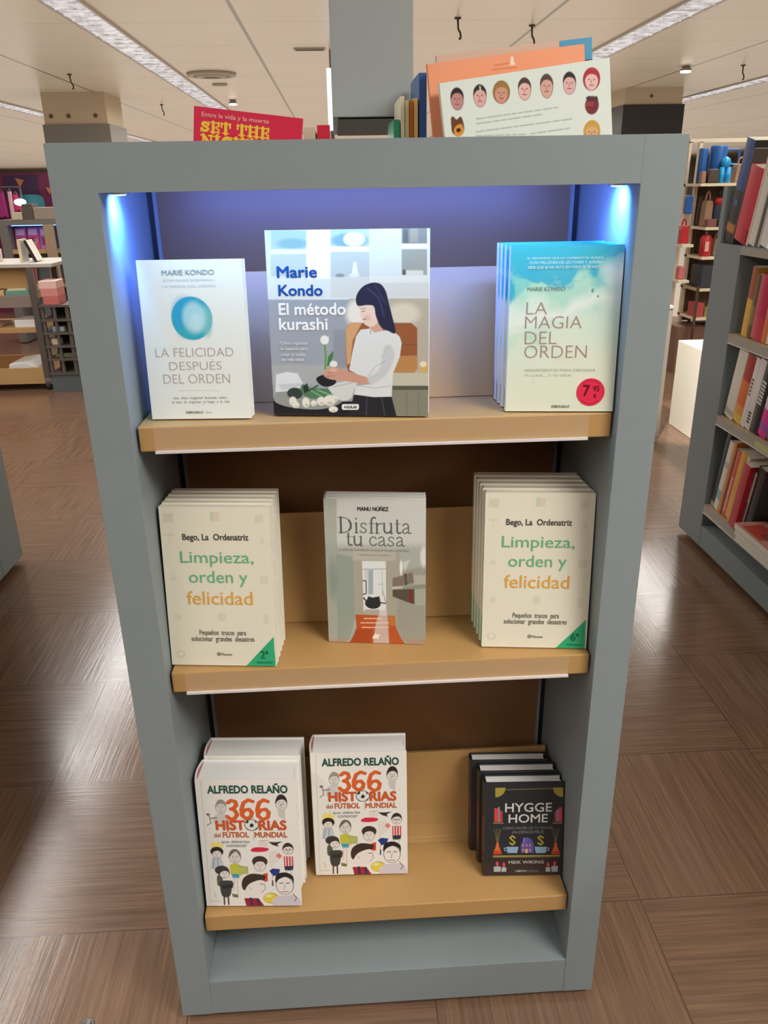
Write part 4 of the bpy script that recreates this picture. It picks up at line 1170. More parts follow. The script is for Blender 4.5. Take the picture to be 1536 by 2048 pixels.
def smooth_closed(pts, k=5):
    n = len(pts)
    out = []
    P = np.array(pts, float)
    for i in range(n):
        p0, p1, p2, p3 = P[i - 1], P[i], P[(i + 1) % n], P[(i + 2) % n]
        for j in range(k):
            t = j / k
            out.append(0.5 * ((2 * p1) + (-p0 + p2) * t + (2 * p0 - 5 * p1 + 4 * p2 - p3) * t * t + (-p0 + 3 * p1 - 3 * p2 + p3) * t ** 3))
    return np.array(out)


class Sheet:
    """front of a cover as a grid of points, coloured by painting on it (units: 0.1 mm)"""

    def __init__(s, w, h, base, step):
        s.nx, s.nz = max(2, int(round(w * 1e4 / step))), max(2, int(round(h * 1e4 / step)))
        s.w, s.h = w, h
        x = np.linspace(-w / 2, w / 2, s.nx + 1) * 1e4
        z = np.linspace(0, h, s.nz + 1) * 1e4
        s.X, s.Z = np.meshgrid(x, z)
        s.px = w * 1e4 / s.nx
        s.col = np.empty(s.X.shape + (3,))
        s.col[:] = hx(base)

    def region(s, x0, x1, z0, z1):
        i0 = max(0, int((x0 + s.w * 5e3) / s.px) - 1)
        i1 = min(s.nx + 1, int((x1 + s.w * 5e3) / s.px) + 3)
        dz = s.h * 1e4 / s.nz
        j0 = max(0, int(z0 / dz) - 1)
        j1 = min(s.nz + 1, int(z1 / dz) + 3)
        return (slice(j0, j1), slice(i0, i1)) if i1 > i0 and j1 > j0 else None

    def blend(s, sl, d, c, soft, al):
        soft = max(soft, s.px)
        a = np.clip(0.5 - d / soft, 0, 1)
        a = (a * a * (3 - 2 * a) * al)[..., None]
        s.col[sl] = s.col[sl] * (1 - a) + np.array(hx(c)) * a

    def poly(s, c, pts, soft, smooth, al):
        P = smooth_closed(pts) if smooth else np.array(pts, float)
        sl = s.region(P[:, 0].min() - soft, P[:, 0].max() + soft, P[:, 1].min() - soft, P[:, 1].max() + soft)
        if sl is None:
            return
        X, Z = s.X[sl], s.Z[sl]
        d2 = np.full(X.shape, 1e18)
        ins = np.zeros(X.shape, bool)
        for (ax, az), (bx, bz) in zip(P, np.roll(P, -1, 0)):
            ex, ez = bx - ax, bz - az
            L = ex * ex + ez * ez
            if L < 1e-9:
                continue
            t = np.clip(((X - ax) * ex + (Z - az) * ez) / L, 0, 1)
            d2 = np.minimum(d2, (X - ax - t * ex) ** 2 + (Z - az - t * ez) ** 2)
            if ez != 0:
                cr = ((az > Z) != (bz > Z)) & (X < ax + (Z - az) * ex / ez)
                ins ^= cr
        d = np.sqrt(d2)
        s.blend(sl, np.where(ins, -d, d), c, soft, al)

    def ell(s, c, q, r, soft, al):
        sl = s.region(q[0] - r[0] - soft, q[0] + r[0] + soft, q[1] - r[1] - soft, q[1] + r[1] + soft)
        if sl is None:
            return
        X, Z = s.X[sl], s.Z[sl]
        k = np.sqrt(((X - q[0]) / r[0]) ** 2 + ((Z - q[1]) / r[1]) ** 2)
        s.blend(sl, (k - 1) * min(r), c, soft, al)

    def line(s, c, pts, w, soft, al):
        P = np.array(pts, float)
        g = w + soft
        sl = s.region(P[:, 0].min() - g, P[:, 0].max() + g, P[:, 1].min() - g, P[:, 1].max() + g)
        if sl is None:
            return
        X, Z = s.X[sl], s.Z[sl]
        d2 = np.full(X.shape, 1e18)
        for (ax, az), (bx, bz) in zip(P, P[1:]):
            ex, ez = bx - ax, bz - az
            L = ex * ex + ez * ez + 1e-9
            t = np.clip(((X - ax) * ex + (Z - az) * ez) / L, 0, 1)
            d2 = np.minimum(d2, (X - ax - t * ex) ** 2 + (Z - az - t * ez) ** 2)
        s.blend(sl, np.sqrt(d2) - w / 2, c, soft, al)

    def watercolour(s):
        """teal washes fading to cream, with torn cloud edges"""
        rng = np.random.RandomState(11)

        def fbm(f0):
            out = np.zeros(s.X.shape)
            amp = 0.5
            for o in range(5):
                f = f0 * 2 ** o
                g = rng.rand(int(f * 2) + 4, int(f * 2) + 4)
                u = (s.X / (s.w * 1e4) + 0.5) * f
                v = s.Z / (s.h * 1e4) * f * 1.5
                iu, iv = u.astype(int), v.astype(int)
                a, b = u - iu, v - iv
                a, b = a * a * (3 - 2 * a), b * b * (3 - 2 * b)
                out += amp * ((g[iv, iu] * (1 - a) + g[iv, iu + 1] * a) * (1 - b) + (g[iv + 1, iu] * (1 - a) + g[iv + 1, iu + 1] * a) * b)
                amp *= 0.5
            return out
        n1, n2 = fbm(2.5), fbm(4)
        t = 1 - s.Z / (s.h * 1e4)
        u = s.X / (s.w * 1e4) + 0.5

        def put(mask, c, al):
            a = (np.clip(mask, 0, 1) * al)[..., None]
            s.col[:] = s.col * (1 - a) + np.array(hx(c)) * a
        put((0.72 - t + 0.5 * (n1 - 0.5)) / 0.35, 'cfe3cf', 0.9)
        put((0.62 - t - 0.1 * u + 0.9 * (n2 - 0.5)) / 0.3, '9fd2bd', 0.75)
        put(1 - np.abs(t - 0.36 - 0.10 * (0.5 - u) + 0.25 * (n1 - 0.5)) / 0.10, 'e6eade', 0.95)
        put((0.30 - t - 0.10 * u + 0.55 * (n1 - 0.5)) / 0.05, '7cc6bd', 0.9)
        put((0.205 - t - 0.19 * (u - 0.2) + 0.45 * (n2 - 0.5)) / 0.04, '27a7c2', 0.9)
        put((0.10 - t + 0.3 * (n1 - 0.45)) / 0.05, '35a9b8', 0.8)
        put(1 - np.hypot((u - 0.98) / 0.22, (t - 0.16 + 0.3 * (n1 - 0.5)) / 0.11), 'e9ede0', 1.4)

    def draw(s, prims):
        for p in prims:
            if p[0] == 'P':
                s.poly(p[1], p[2], p[3], p[4], p[5])
            elif p[0] == 'E':
                s.ell(p[1], p[2], p[3], p[4], p[5])
            elif p[0] == 'L':
                s.line(p[1], p[2], p[3], p[4], p[5])
            elif p[0] == 'W':
                s.watercolour()

    def put_into(s, mb, y):
        V = np.stack([s.X.ravel() * 1e-4, np.full(s.X.size, y), s.Z.ravel() * 1e-4], 1)
        o = len(mb.v)
        mb.v += [tuple(v) for v in V.tolist()]
        mb.c += [tuple(c) for c in s.col.reshape(-1, 3).tolist()]
        W = s.nx + 1
        J, I = np.meshgrid(np.arange(s.nz), np.arange(s.nx), indexing='ij')
        a = (J * W + I).ravel() + o
        F = np.stack([a, a + 1, a + 1 + W, a + W], 1)
        mb.f += [tuple(f) for f in F.tolist()]
        mb.mi += [0] * len(F)


def lettering(text, bold=0.0):
    """outline lettering turned into flat faces; returns points and faces, unit size"""
    cu = bpy.data.curves.new('lettering', 'FONT')
    cu.body = text
    cu.size = 1.0
    cu.resolution_u = 3
    cu.fill_mode = 'FRONT'
    cu.offset = bold * 0.035
    o = bpy.data.objects.new('lettering', cu)
    COL.objects.link(o)
    dg = bpy.context.evaluated_depsgraph_get()
    dg.update()
    me = o.evaluated_get(dg).to_mesh()
    vs = [(v.co.x, v.co.y) for v in me.vertices]
    fs = [tuple(p.vertices) for p in me.polygons]
    o.evaluated_get(dg).to_mesh_clear()
    bpy.data.objects.remove(o)
    bpy.data.curves.remove(cu)
    return vs, fs


def put_text(mb, text, col, x0, x1, z0, z1, y, bold=0.0, map3=None):
    """set a line of lettering into a box; heavy weights are overprinted with small shifts"""
    vs, fs = lettering(text, min(bold, 0))
    if not vs:
        return
    xs, zs = [v[0] for v in vs], [v[1] for v in vs]
    ax, az = min(xs), min(zs)
    e = max(bold, 0) * 0.026
    kx, kz = (x1 - x0) / max(1e-6, max(xs) - ax + 2 * e), (z1 - z0) / max(1e-6, max(zs) - az + 2 * e)
    map3 = map3 or (lambda a, b, k=0: (a, y - 0.00003 * k, b))
    c = hx(col) if isinstance(col, str) else col
    shifts = [(0, 0)] if e == 0 else [(math.cos(q * math.pi / 4) * e, math.sin(q * math.pi / 4) * e) for q in range(8)] + [(0, 0)]
    for k, (dx, dz) in enumerate(shifts):
        mb.add([map3(x0 + (v[0] - ax + e + dx) * kx, z0 + (v[1] - az + e + dz) * kz, k) for v in vs], fs, c)


def cover_mesh(name, w, h, t, base, spine, back, prims=(), step=8.0, pm=None, hard=False, spine_bands=(), spine_text=(), extra=None):
    """cover wrapped round a book: painted front (y = 0), spine on the left, back (y = t)"""
    mb = MB()
    th = 0.0022 if hard else 0.0007
    b, sp, bk = hx(base), hx(spine), hx(back)
    x0, x1 = -w / 2, w / 2
    if prims:
        sh = Sheet(w, h, base, step)
        sh.draw(prims)
        sh.put_into(mb, 0.0)
        mb.box(x0, x1, 0.0001, th, 0, h, col=b)
    else:
        mb.box(x0, x1, 0, th, 0, h, col=b)
    mb.box(x0, x1, t - th, t, 0, h, col=bk)
    # spine, gently rounded, with coloured bands
    n = 7
    bulge = 0.003 if hard else 0.0012
    nz = 36 if spine_bands else 1
    ang = [(math.cos(math.pi * (i / n - 0.5)), i / n) for i in range(n + 1)]
    vs, cs = [], []
    for k in range(nz + 1):
        z = h * k / nz
        c = sp
        for z0, z1, bc in spine_bands:
            if z0 * h <= z <= z1 * h + 1e-6:
                c = hx(bc)
        for a, q in ang:
            vs.append((x0 - bulge * a, t * q, z))
            cs.append(c)
        for a, q in ang:
            vs.append((x0 - bulge * a + th + 0.0006, th + (t - 2 * th) * q, z))
            cs.append(c)
    m = 2 * (n + 1)
    fs = []
    for k in range(nz):
        for i in range(n):
            fs.append((k * m + i, (k + 1) * m + i, (k + 1) * m + i + 1, k * m + i + 1))
            j = n + 1 + i
            fs.append((k * m + j, k * m + j + 1, (k + 1) * m + j + 1, (k + 1) * m + j))
    for k in (0, nz):
        for i in range(n):
            q = (k * m + i, k * m + i + 1, k * m + n + 2 + i, k * m + n + 1 + i)
            fs.append(q if k == 0 else q[::-1])
    o = len(mb.v)
    mb.add(vs, fs)
    mb.c[o:] = cs
    for tx, col, z0, z1, y0, y1, bo in spine_text:
        if tx == '#':      # unreadable line of print
            m_ = max(3, int((z1 - z0) * h / 0.011))
            for q in range(m_):
                za, zb = (z0 + (z1 - z0) * (q + 0.1) / m_) * h, (z0 + (z1 - z0) * (q + 0.75) / m_) * h
                mb.box(x0 - bulge - 0.0004, x0 - bulge + 0.0002, y0 * t, y1 * t, za, zb, col=hx(col))
            continue
        # lettering that reads down the spine
        put_text(mb, tx, col, z0 * h, z1 * h, y0 * t, y1 * t, 0, bo, lambda a, b, k=0: (x0 - bulge - 0.0003 - 0.00003 * k, t - b, h - a))
    for p in prims:
        if p[0] == 'T':
            put_text(mb, p[1], p[2], p[3] * 1e-4, p[4] * 1e-4, p[5] * 1e-4, p[6] * 1e-4, -0.00035, p[7])
    if extra:
        extra(mb)
    return mb.mesh(name, pm or P_SATIN, colors=True)


def pages_mesh(w, h, t, hard=False, paper=None):
    th = 0.0022 if hard else 0.0007
    i = 0.0025 if hard else 0.0004
    mb = MB()
    # fore edge hollowed a little, block sits inside the cover
    y0, y1 = th + 0.0001, t - th - 0.0001
    hollow = 0.003 if hard else 0.0006
    pts = [(-w / 2 + (0.003 if hard else 0.002), y0), (w / 2 - i, y0)]
    for k in range(1, 6):
        q = k / 6
        pts.append((w / 2 - i - hollow * math.sin(math.pi * q), y0 + (y1 - y0) * q))
    pts += [(w / 2 - i, y1), (-w / 2 + (0.003 if hard else 0.002), y1)]
    mb.prism(pts, i, h - i, 'xy')
    return mb.mesh('page_block', paper or PAPER)


def headband_mesh(w, h, t, mat_):
    """curved coloured end of the hollow spine seen from above"""
    mb = MB()
    x0 = -w / 2
    pts = [(x0 - 0.0035 * math.cos(math.pi * (k / 8 - 0.5)) + 0.0012, 0.003 + (t - 0.006) * k / 8) for k in range(9)]
    pts += [(x0 + 0.0028, t - 0.003), (x0 + 0.0028, 0.003)]
    mb.prism(pts, h - 0.006, h - 0.0012, 'xy')
    return mb.mesh('headband', mat_)


def book_matrix(x, y, z, yaw, tilt, roll=0.0, lean=0.0):
    return Matrix.Translation((x, y, z)) @ Matrix.Rotation(yaw, 4, 'Z') @ Matrix.Rotation(-tilt, 4, 'X') @ Matrix.Rotation(roll, 4, 'Y')


def stand(x, y, z, yaw, tilt, T):
    """a leaning book rests on its rear lower edge, so its front edge is lifted"""
    return book_matrix(x, y, z + T * math.sin(tilt) + 0.0004, yaw, tilt)


def place_book(name, meshes, M, label, group=None, cat='book'):
    t = thing(name, label, cat, group=group, M=M)
    for pn, me in meshes:
        link(pn, me, t)
    return t


# ------------------------------------------------------------------ room
struct('floor', BX(-30, 30, -14, 60, -0.05, 0), floor_mat())
struct('ceiling', BX(-30, 30, -14, 60, CEIL, CEIL + 0.05), ceiling_mat())
wallm = mat('painted_wall', 'e6dccc', 0.7, grain=0.03, gscale=3)
struct('wall_far', BX(-30, 30, 60, 60.1, 0, CEIL), wallm)
struct('wall_left', BX(-30.1, -30, -14, 60, 0, CEIL), wallm)
struct('wall_right', BX(30, 30.1, -14, 60, 0, CEIL), wallm)

# lit louvred channels in the ceiling
LOU = louvre_mat()
CH = mat('channel_frame', 'b5aca2', 0.4)
for x, lab in ((-2.12, 'long bright louvred light channel in the ceiling left of the hanging column'),
               (3.07, 'long bright louvred light channel in the ceiling right of the hanging column'),
               (-5.55, 'distant louvred light channel in the ceiling beyond the left pillar'),
               (6.36, 'distant louvred light channel in the ceiling at the far right')):
    t = thing('ceiling_light_channel', lab, 'ceiling light', (x, 0, CEIL), group='louvred light channels in the ceiling')
    f = MB()
    for s in (-1, 1):
        f.box(s * 0.15 - 0.012, s * 0.15 + 0.012, -6, 30, -0.02, -0.0005)
    obj('channel_frame', f, CH, t)
    for k in range(15):
        y0 = -6 + 2.4 * k
        d = BX(-0.135, 0.135, y0 + 0.03, y0 + 2.37, -0.012, -0.001)
        for q in range(1, 10):
            d.box(-0.135, 0.135, y0 + 0.24 * q - 0.004, y0 + 0.24 * q + 0.004, -0.022, -0.012)
        obj('louvre', d, LOU, t)

# ceiling fittings
GRL = mat('ceiling_grille', 'aaa08f', 0.5)
t = thing('air_diffuser', 'large round air diffuser in the ceiling above the red book', 'air vent', (-1.58, 10.85, CEIL))
obj('outer_ring', MB().lathe([(0.32, -0.001), (0.31, -0.03), (0.24, -0.035), (0.235, -0.001)]), GRL, t, smooth=True)
obj('inner_cone', MB().lathe([(0.21, -0.001), (0.2, -0.04), (0.12, -0.05), (0.11, -0.001)]), GRL, t, smooth=True)
obj('centre_disc', MB().lathe([(0.09, -0.001), (0.085, -0.055), (0.02, -0.06)]), mat('grille_dark', '8b8272', 0.5), t, smooth=True)
simple('ceiling_speaker', 'small round ceiling disc just beyond the large air diffuser', 'speaker',
       MB().lathe([(0.11, 0), (0.105, -0.02), (0.03, -0.025)], (-1.62, 11.97, CEIL - 0.0005)), GRL, smooth=True)
t = thing('ceiling_vent', 'small rectangular slot vent in the ceiling left of the hanging column', 'air vent', (-0.26, 8.93, CEIL))
obj('frame', MB().box(-0.17, 0.17, -0.06, 0.06, -0.012, -0.0005), GRL, t)
for k in range(3):
    obj('slat', MB().box(-0.15, 0.15, -0.04 + 0.03 * k, -0.03 + 0.03 * k, -0.02, -0.012), mat('grille_dark', '8b8272', 0.5), t)
LAMPW = emit_mat('lamp_glow', 'fff6e6', 6.0)
for x, y, lab in ((-1.7, 14.2, 'small white ceiling spotlight above the red book'),
                  (4.58, 10.64, 'tiny glowing ceiling spotlight above the right black banded pillar'),
                  (-4.75, 10.6, 'tiny ceiling spotlight at the far left edge of the photo')):
    t = thing('ceiling_spotlight', lab, 'spotlight', (x, y, CEIL), group='round ceiling spotlights')
    obj('housing', MB().lathe([(0.05, -0.0005), (0.05, -0.02), (0.07, -0.04), (0.075, -0.055)]), mat('spot_housing', '8f8678', 0.4), t, smooth=True)
    obj('lens', MB().lathe([(0.068, -0.056), (0.065, -0.075), (0.02, -0.08)]), LAMPW, t, smooth=True)
HK = mat('dark_metal_hook', '4a443c', 0.5, 0.4)
for x, y, lab in ((1.11, 7.29, 'dark ceiling hook right of the hanging column near the top edge'),
                  (1.87, 7.68, 'pale little ceiling hook beside the seam above the orange book'),
                  (-3.35, 10.74, 'dark ceiling hook just above the left cream pillar'),
                  (-3.0, 14.8, 'dark ceiling hook between the left pillar and the red book'),
                  (-2.8, 17.5, 'lower dark ceiling hook left of the red book'),
                  (5.32, 10.6, 'dark ceiling hook at the upper right edge of the photo')):
    h = MB().lathe([(0.03, -0.0005), (0.03, -0.012), (0.008, -0.016)], (x, y, CEIL))
    h.path([(x, y, CEIL - 0.01), (x + 0.005, y, CEIL - 0.09), (x + 0.025, y, CEIL - 0.12), (x + 0.03, y, CEIL - 0.16), (x + 0.012, y, CEIL - 0.17)], 0.009, 8)
    simple('ceiling_hook', lab, 'hook', h, HK, 'hooks in the ceiling', smooth=True)

# pillars
PIL = mat('cream_pillar_cladding', 'c4b397', 0.6, grain=0.04, gscale=3)
t = thing('pillar', 'cream clad pillar with a grey band behind the left corner of the bookcase', 'pillar', (-3.92, 13.3, 0))
obj('cladding', BX(-0.47, 0.47, -0.55, 0.45, 2.265, CEIL - 0.001), PIL, t)
obj('band', BX(-0.5, 0.5, -0.58, 0.48, 1.95, 2.265), mat('grey_pillar_band', '7b7871', 0.5), t, 0.004)
obj('shaft', BX(-0.47, 0.47, -0.55, 0.45, 0.001, 1.95), PIL, t)
for x in (-0.36, -0.1, 0.3):
    obj('fixing', MB().tube((x, -0.56, 2.38), (x, -0.548, 2.38), 0.03), mat('fixing_hole', '5f4f3e', 0.7), t)
t = thing('pillar', 'cream clad pillar with a wide black band behind the right corner of the bookcase', 'pillar', (5.1, 13.6, 0))
obj('cladding', BX(-0.48, 0.46, -0.5, 0.5, 2.46, CEIL - 0.001), PIL, t)
obj('band', BX(-0.5, 0.5, -0.52, 0.9, 1.9, 2.46), mat('black_pillar_band', '2c2b2a', 0.5), t, 0.004)
obj('shaft', BX(-0.48, 0.46, -0.5, 0.5, 0.001, 1.9), PIL, t)
obj('fixing', MB().tube((-0.05, -0.512, 2.58), (-0.05, -0.498, 2.58), 0.025), mat('fixing_hole', '5f4f3e', 0.7), t)

# rectangular column hanging from the ceiling over the bookcase
t = thing('hanging_column', 'grey rectangular boxed column hanging from the ceiling above the bookcase', 'ceiling column', (0.03, 0.62, 0))
obj('shell', BX(-0.0715, 0.0715, 0, 0.5, 1.422, CEIL - 0.001), mat('hanging_column_grey', '9da3a3', 0.5, grain=0.03), t, 0.002)
obj('underside', BX(-0.062, 0.062, 0.006, 0.494, 1.4195, 1.4225), mat('black_gloss_underside', '101114', 0.45, spec=0.1), t)

# small round floor outlet in the left aisle
simple('floor_outlet', 'small round metal floor outlet at the bottom left edge', 'floor outlet',
       MB().lathe([(0.014, 0.0003), (0.0135, 0.0015), (0.0105, 0.0018), (0.01, 0.0009)], (-0.515, 0.004, 0)), STEEL, smooth=True)

# ------------------------------------------------------------------ end-cap display unit
W, H = 0.70, 1.356
XL, XR = -0.2996, 0.3001
ZH = H - 0.05                # underside of the header
PL = 0.0887                  # top of the plinth
BY = 0.245                   # face of the back panel
unit = thing('display_bookcase', 'tall grey end-cap bookcase with wooden back standing in the middle of the aisle', 'bookcase', (0, 0, 0))
obj('stile', BX(-0.35, XL, 0, 0.055, 0.014, H), GREY, unit, 0.0004)
obj('stile', BX(XR, 0.35, 0, 0.055, 0.014, H), GREY, unit, 0.0004)
obj('header', BX(XL, XR, 0, 0.055, ZH, H), GREY, unit)
obj('plinth', BX(XL, XR, 0.0008, 0.25, 0.014, PL), GREY, unit, 0.0004)
obj('side_panel', BX(-0.35, XL - 0.0005, 0.055, 0.27, 0.014, H - 0.02), GREY, unit)
obj('side_panel', BX(XR + 0.0005, 0.35, 0.055, 0.27, 0.014, H - 0.02), GREY, unit)
obj('canopy', BX(XL, XR, 0.055, 0.25, ZH + 0.003, ZH + 0.022), GREY, unit)
obj('back_panel', BX(XL - 0.0004, XR + 0.0004, BY, 0.262, 0.05, ZH + 0.003), OAK_B, unit)
for s, x in ((-1, XL), (1, XR)):
    rl = BX(min(x, x - s * 0.012), max(x, x - s * 0.012), 0.2385, BY, PL, ZH)
    obj('slotted_upright', rl, mat('upright_grey', '85898a', 0.45), unit)
    slot = BX(min(x - s * 0.001, x - s * 0.0075), max(x - s * 0.001, x - s * 0.0075), 0.2372, 0.2386, PL, ZH)
    obj('slot_channel', slot, BLACK, unit)
    xl = s * 0.286
    led = MB().lathe([(0.011, 0.006), (0.0115, -0.001), (0.008, -0.0015)], (xl, 0.036, ZH - 0.0005))
    obj('led_housing', led, mat('led_trim', 'b9bcbf', 0.3, 0.6), unit, smooth=True)
    obj('led_lens', MB().lathe([(0.0075, 0), (0.007, -0.001), (0.002, -0.0014)], (xl, 0.036, ZH - 0.002)), emit_mat('led_glow', '8fd0ff', 5.0), unit, smooth=True)
ft = MB()
for x in (-0.31, 0.31):
    for y in (0.04, 0.22):
        ft.lathe([(0.018, 0.0002), (0.018, 0.01), (0.01, 0.0142)], (x, y, 0), 16)
obj('feet', ft, BLACK, unit)

# gondola that the end-cap closes: its deck carries the books seen above the header
gb = thing('gondola_shelving', 'grey gondola body behind the end-cap bookcase with books standing on its top deck', 'shelving', (0, 0, 0))
obj('body', BX(-0.335, 0.345, 0.275, 1.6, 0.014, 1.13), GREY, gb)
obj('top_deck', BX(-0.345, 0.4, 0.275, 1.6, 1.13, 1.17), GREY, gb, 0.002)

# shelves of the end-cap: board with a sloping book rest and a clear price rail
CLEAR, _n, _l, _b = new_mat('clear_price_rail')
_b.inputs['Base Color'].default_value = (0.92, 0.9, 0.86, 1)
_b.inputs['Roughness'].default_value = 0.18
_b.inputs['Alpha'].default_value = 0.05
LIP = mat('rail_lower_lip', 'd9d2cf', 0.25)


def shelf(z, label, rail, yr=0.118):
    t = thing('display_shelf', label, 'shelf', (0, 0, z), group='wooden shelves of the end-cap bookcase')
    x0, x1, y0, th = XL + 0.0034, XR - 0.0026, 0.015, 0.0322
    obj('board', BX(x0, x1, y0, 0.2365, -th, 0), OAK, t, 0.0018)
    prof = [(yr, 0.0005), (yr + 0.01, 0.0005), (0.196, 0.163), (0.186, 0.166)]
    if not rail:   # curved foot that flows out of the board
        prof = [(yr - 0.006, 0.0004), (yr + 0.02, 0.0004), (0.196, 0.163), (0.187, 0.166), (0.181, 0.1), (0.174, 0.05), (0.166, 0.024), (yr + 0.004, 0.004)]
    sl = MB().prism(prof, x0 + 0.004, x1 - 0.004, 'yz')
    obj('book_rest', sl, OAK, t, 0.001)
    if rail:
        r = BX(x0 + 0.019, x1 - 0.030, y0 - 0.0022, y0 - 0.0006, -th + 0.001, -0.002)
        p = obj('price_rail', r, CLEAR, t)
        obj('rail_lip', BX(x0 + 0.019, x1 - 0.030, y0 - 0.0042, y0 + 0.0002, -th - 0.0018, -th + 0.0012), LIP, p)
    return t


Z1, Z2, Z3 = 1.038, 0.682, 0.2195
shelf(Z1, 'top wooden shelf under the blue lights with three face-out titles', True)
shelf(Z2, 'middle wooden shelf carrying the cream books with green corners', True, 0.141)
shelf(Z3, 'lowest wooden shelf carrying the white cartoon books and black books', False, 0.152)


# ------------------------------------------------------------------ books on the end-cap
def art(k):
    return ART[k]


# white paperback with the watercolour ring
w, h, pr = art('fel')
T_ = 0.022
fel = [('cover', cover_mesh('cover', w, h, T_, 'e9ece6', 'e4e8e4', 'e6e8e2', pr, 7.0, P_MATTE)), ('page_block', pages_mesh(w, h, T_))]
place_book('paperback_book', fel, stand(-0.2204, 0.0385, Z1, -0.074, 0.0714, T_),
           'white paperback with a turquoise watercolour ring, at the left of the top shelf')

# large kitchen photo book
w, h, pr = art('kur')
T_ = 0.024
kur = [('cover', cover_mesh('cover', w, h, T_, 'c8ccd0', 'eceae6', 'e8e8e6', pr, 6.0, P_GLOSS)), ('page_block', pages_mesh(w, h, T_, paper=PAPER_W))]
place_book('photo_book', kur, stand(-0.0334, 0.0302, Z1, -0.1459, 0.0729, T_),
           'large book showing a dark-haired woman arranging tulips in a white kitchen')

# stack of four teal watercolour paperbacks
w, h, pr = art('mag')
T_ = 0.0185
mag_c = cover_mesh('cover', w, h, T_, 'dfe2cc', 'dfe6ec', 'dfe2cc', pr, 6.0, P_MATTE, spine_text=[('DEBOLSILLO', '6f7378', 0.86, 0.97, 0.35, 0.62, 0.2)])
mag_p = pages_mesh(w, h, T_)
(sx, sz), sr = (380, 245), 173
sx, sz, sr = sx * 1e-4, sz * 1e-4, sr * 1e-4
st = MB()
n = 48
st.add([(sx + sr * math.cos(2 * math.pi * i / n), -0.0006, sz + sr * math.sin(2 * math.pi * i / n)) for i in range(n)] +
       [(sx + sr * math.cos(2 * math.pi * i / n), -0.0001, sz + sr * math.sin(2 * math.pi * i / n)) for i in range(n)],
       [tuple(range(n))] + [(i, n + i, n + (i + 1) % n, (i + 1) % n) for i in range(n)], hx('e2304f'))
ink = hx('5a1020')
put_text(st, '7', ink, sx - 0.0095, sx - 0.001, sz - 0.005, sz + 0.009, -0.0008, 0.4)
put_text(st, '95', ink, sx + 0.003, sx + 0.0105, sz + 0.001, sz + 0.008, -0.0008, 0.2)
put_text(st, '€', ink, sx + 0.004, sx + 0.0075, sz - 0.0075, sz - 0.002, -0.0008, 0.1)
for a in range(-5, 6):   # fine print round the rim of the sticker
    for up in (1, -1):
        ang = math.pi / 2 * up + a * 0.15
        cx, cz = sx + 0.0145 * math.cos(ang), sz + 0.0145 * math.sin(ang)
        st.box(cx - 0.0007, cx + 0.0007, -0.0008, -0.0006, cz - 0.0006, cz + 0.0006, col=hx('b01f3c'))
stm = st.mesh('price_sticker', P_SATIN, colors=True)
labs = ['teal and cream watercolour paperback with a round red price sticker, front of the stack',
        'teal paperback directly behind the one with the red price sticker',
        'third teal paperback in the stack at the right of the top shelf',
        'rearmost teal paperback in the stack at the right of the top shelf']
for k in range(4):
    if k == 0:
        M = stand(0.2304, 0.0216, Z1, -0.125, 0.0765, T_)
    else:
        yl = (0.0, 0.0525, 0.0718, 0.0911)[k]
        xl_ = (0.0, 0.1634, 0.1630, 0.1626)[k]
        yaw = (0, -0.10, -0.06, -0.04)[k]
        M = stand(xl_ + w / 2 * math.cos(yaw), yl + w / 2 * math.sin(yaw), Z1, yaw, 0.0765, T_)
    b = place_book('paperback_book', [('cover', mag_c), ('page_block', mag_p)], M, labs[k], 'stack of teal watercolour paperbacks')
    if k == 0:
        link('price_sticker', stm, b)['label'] = 'round red price sticker'

# two stacks of cream paperbacks with green corners
spk = [(0.0, 0.22, '7fb38c'), (0.22, 1.0, 'd8d2bd')]
stacks = (('begoL', 5, 0.0148, (-0.2232, 0.026, -0.1094, 0.1156), 'left', '2', -0.0002),
          ('begoR', 5, 0.0178, (0.2208, 0.0362, -0.1195, 0.1046), 'right', '6', -0.0030))
ordn = ['front', 'second', 'third', 'fourth', 'rearmost']
for key, cnt, T_, (bx, by, yaw, tilt), side, ed, shift in stacks:
    w, h, pr = art(key)
    cov = cover_mesh('cover', w, h, T_, 'e6e2cf', 'd8d2bd', 'e2decb', pr, 7.0, P_MATTE, spine_bands=spk)
    pg = pages_mesh(w, h, T_)
    for k in range(cnt):
        d = k * (T_ + 0.0004) / math.cos(tilt)
        M = stand(bx - math.sin(yaw) * d + shift * k, by + math.cos(yaw) * d, Z2, yaw, tilt, T_)
        pos = 'front' if k == 0 else ('rearmost' if k == cnt - 1 else ordn[k])
        lab = ('front cream paperback with a green %s corner, %s end of the middle shelf' % ('second-edition' if ed == '2' else 'sixth-edition', side)) if k == 0 \
            else '%s cream paperback in the stack at the %s end of the middle shelf' % (pos, side)
        place_book('paperback_book', [('cover', cov), ('page_block', pg)], M, lab, 'cream paperbacks stacked at the %s' % side)

# grey hallway books in the middle
w, h, pr = art('disf')
T_ = 0.0105
dc = cover_mesh('cover', w, h, T_, 'c9cdc7', 'b9bdb6', 'c4c8c2', pr, 5.0, P_SATIN)
dp = pages_mesh(w, h, T_, paper=PAPER_W)
for k, lab in enumerate(('front grey paperback showing a hallway with an orange floor, centre of the middle shelf',
                         'grey paperback just behind the front hallway book',
                         'rearmost grey hallway paperback on the middle shelf')):
    d = k * 0.0112
    place_book('paperback_book', [('cover', dc), ('page_block', dp)],
               stand(-0.0053 + 0.136 * d - 0.0006 * k, 0.0698 + d, Z2, -0.1365, 0.0515, T_), lab, 'grey hallway paperbacks')

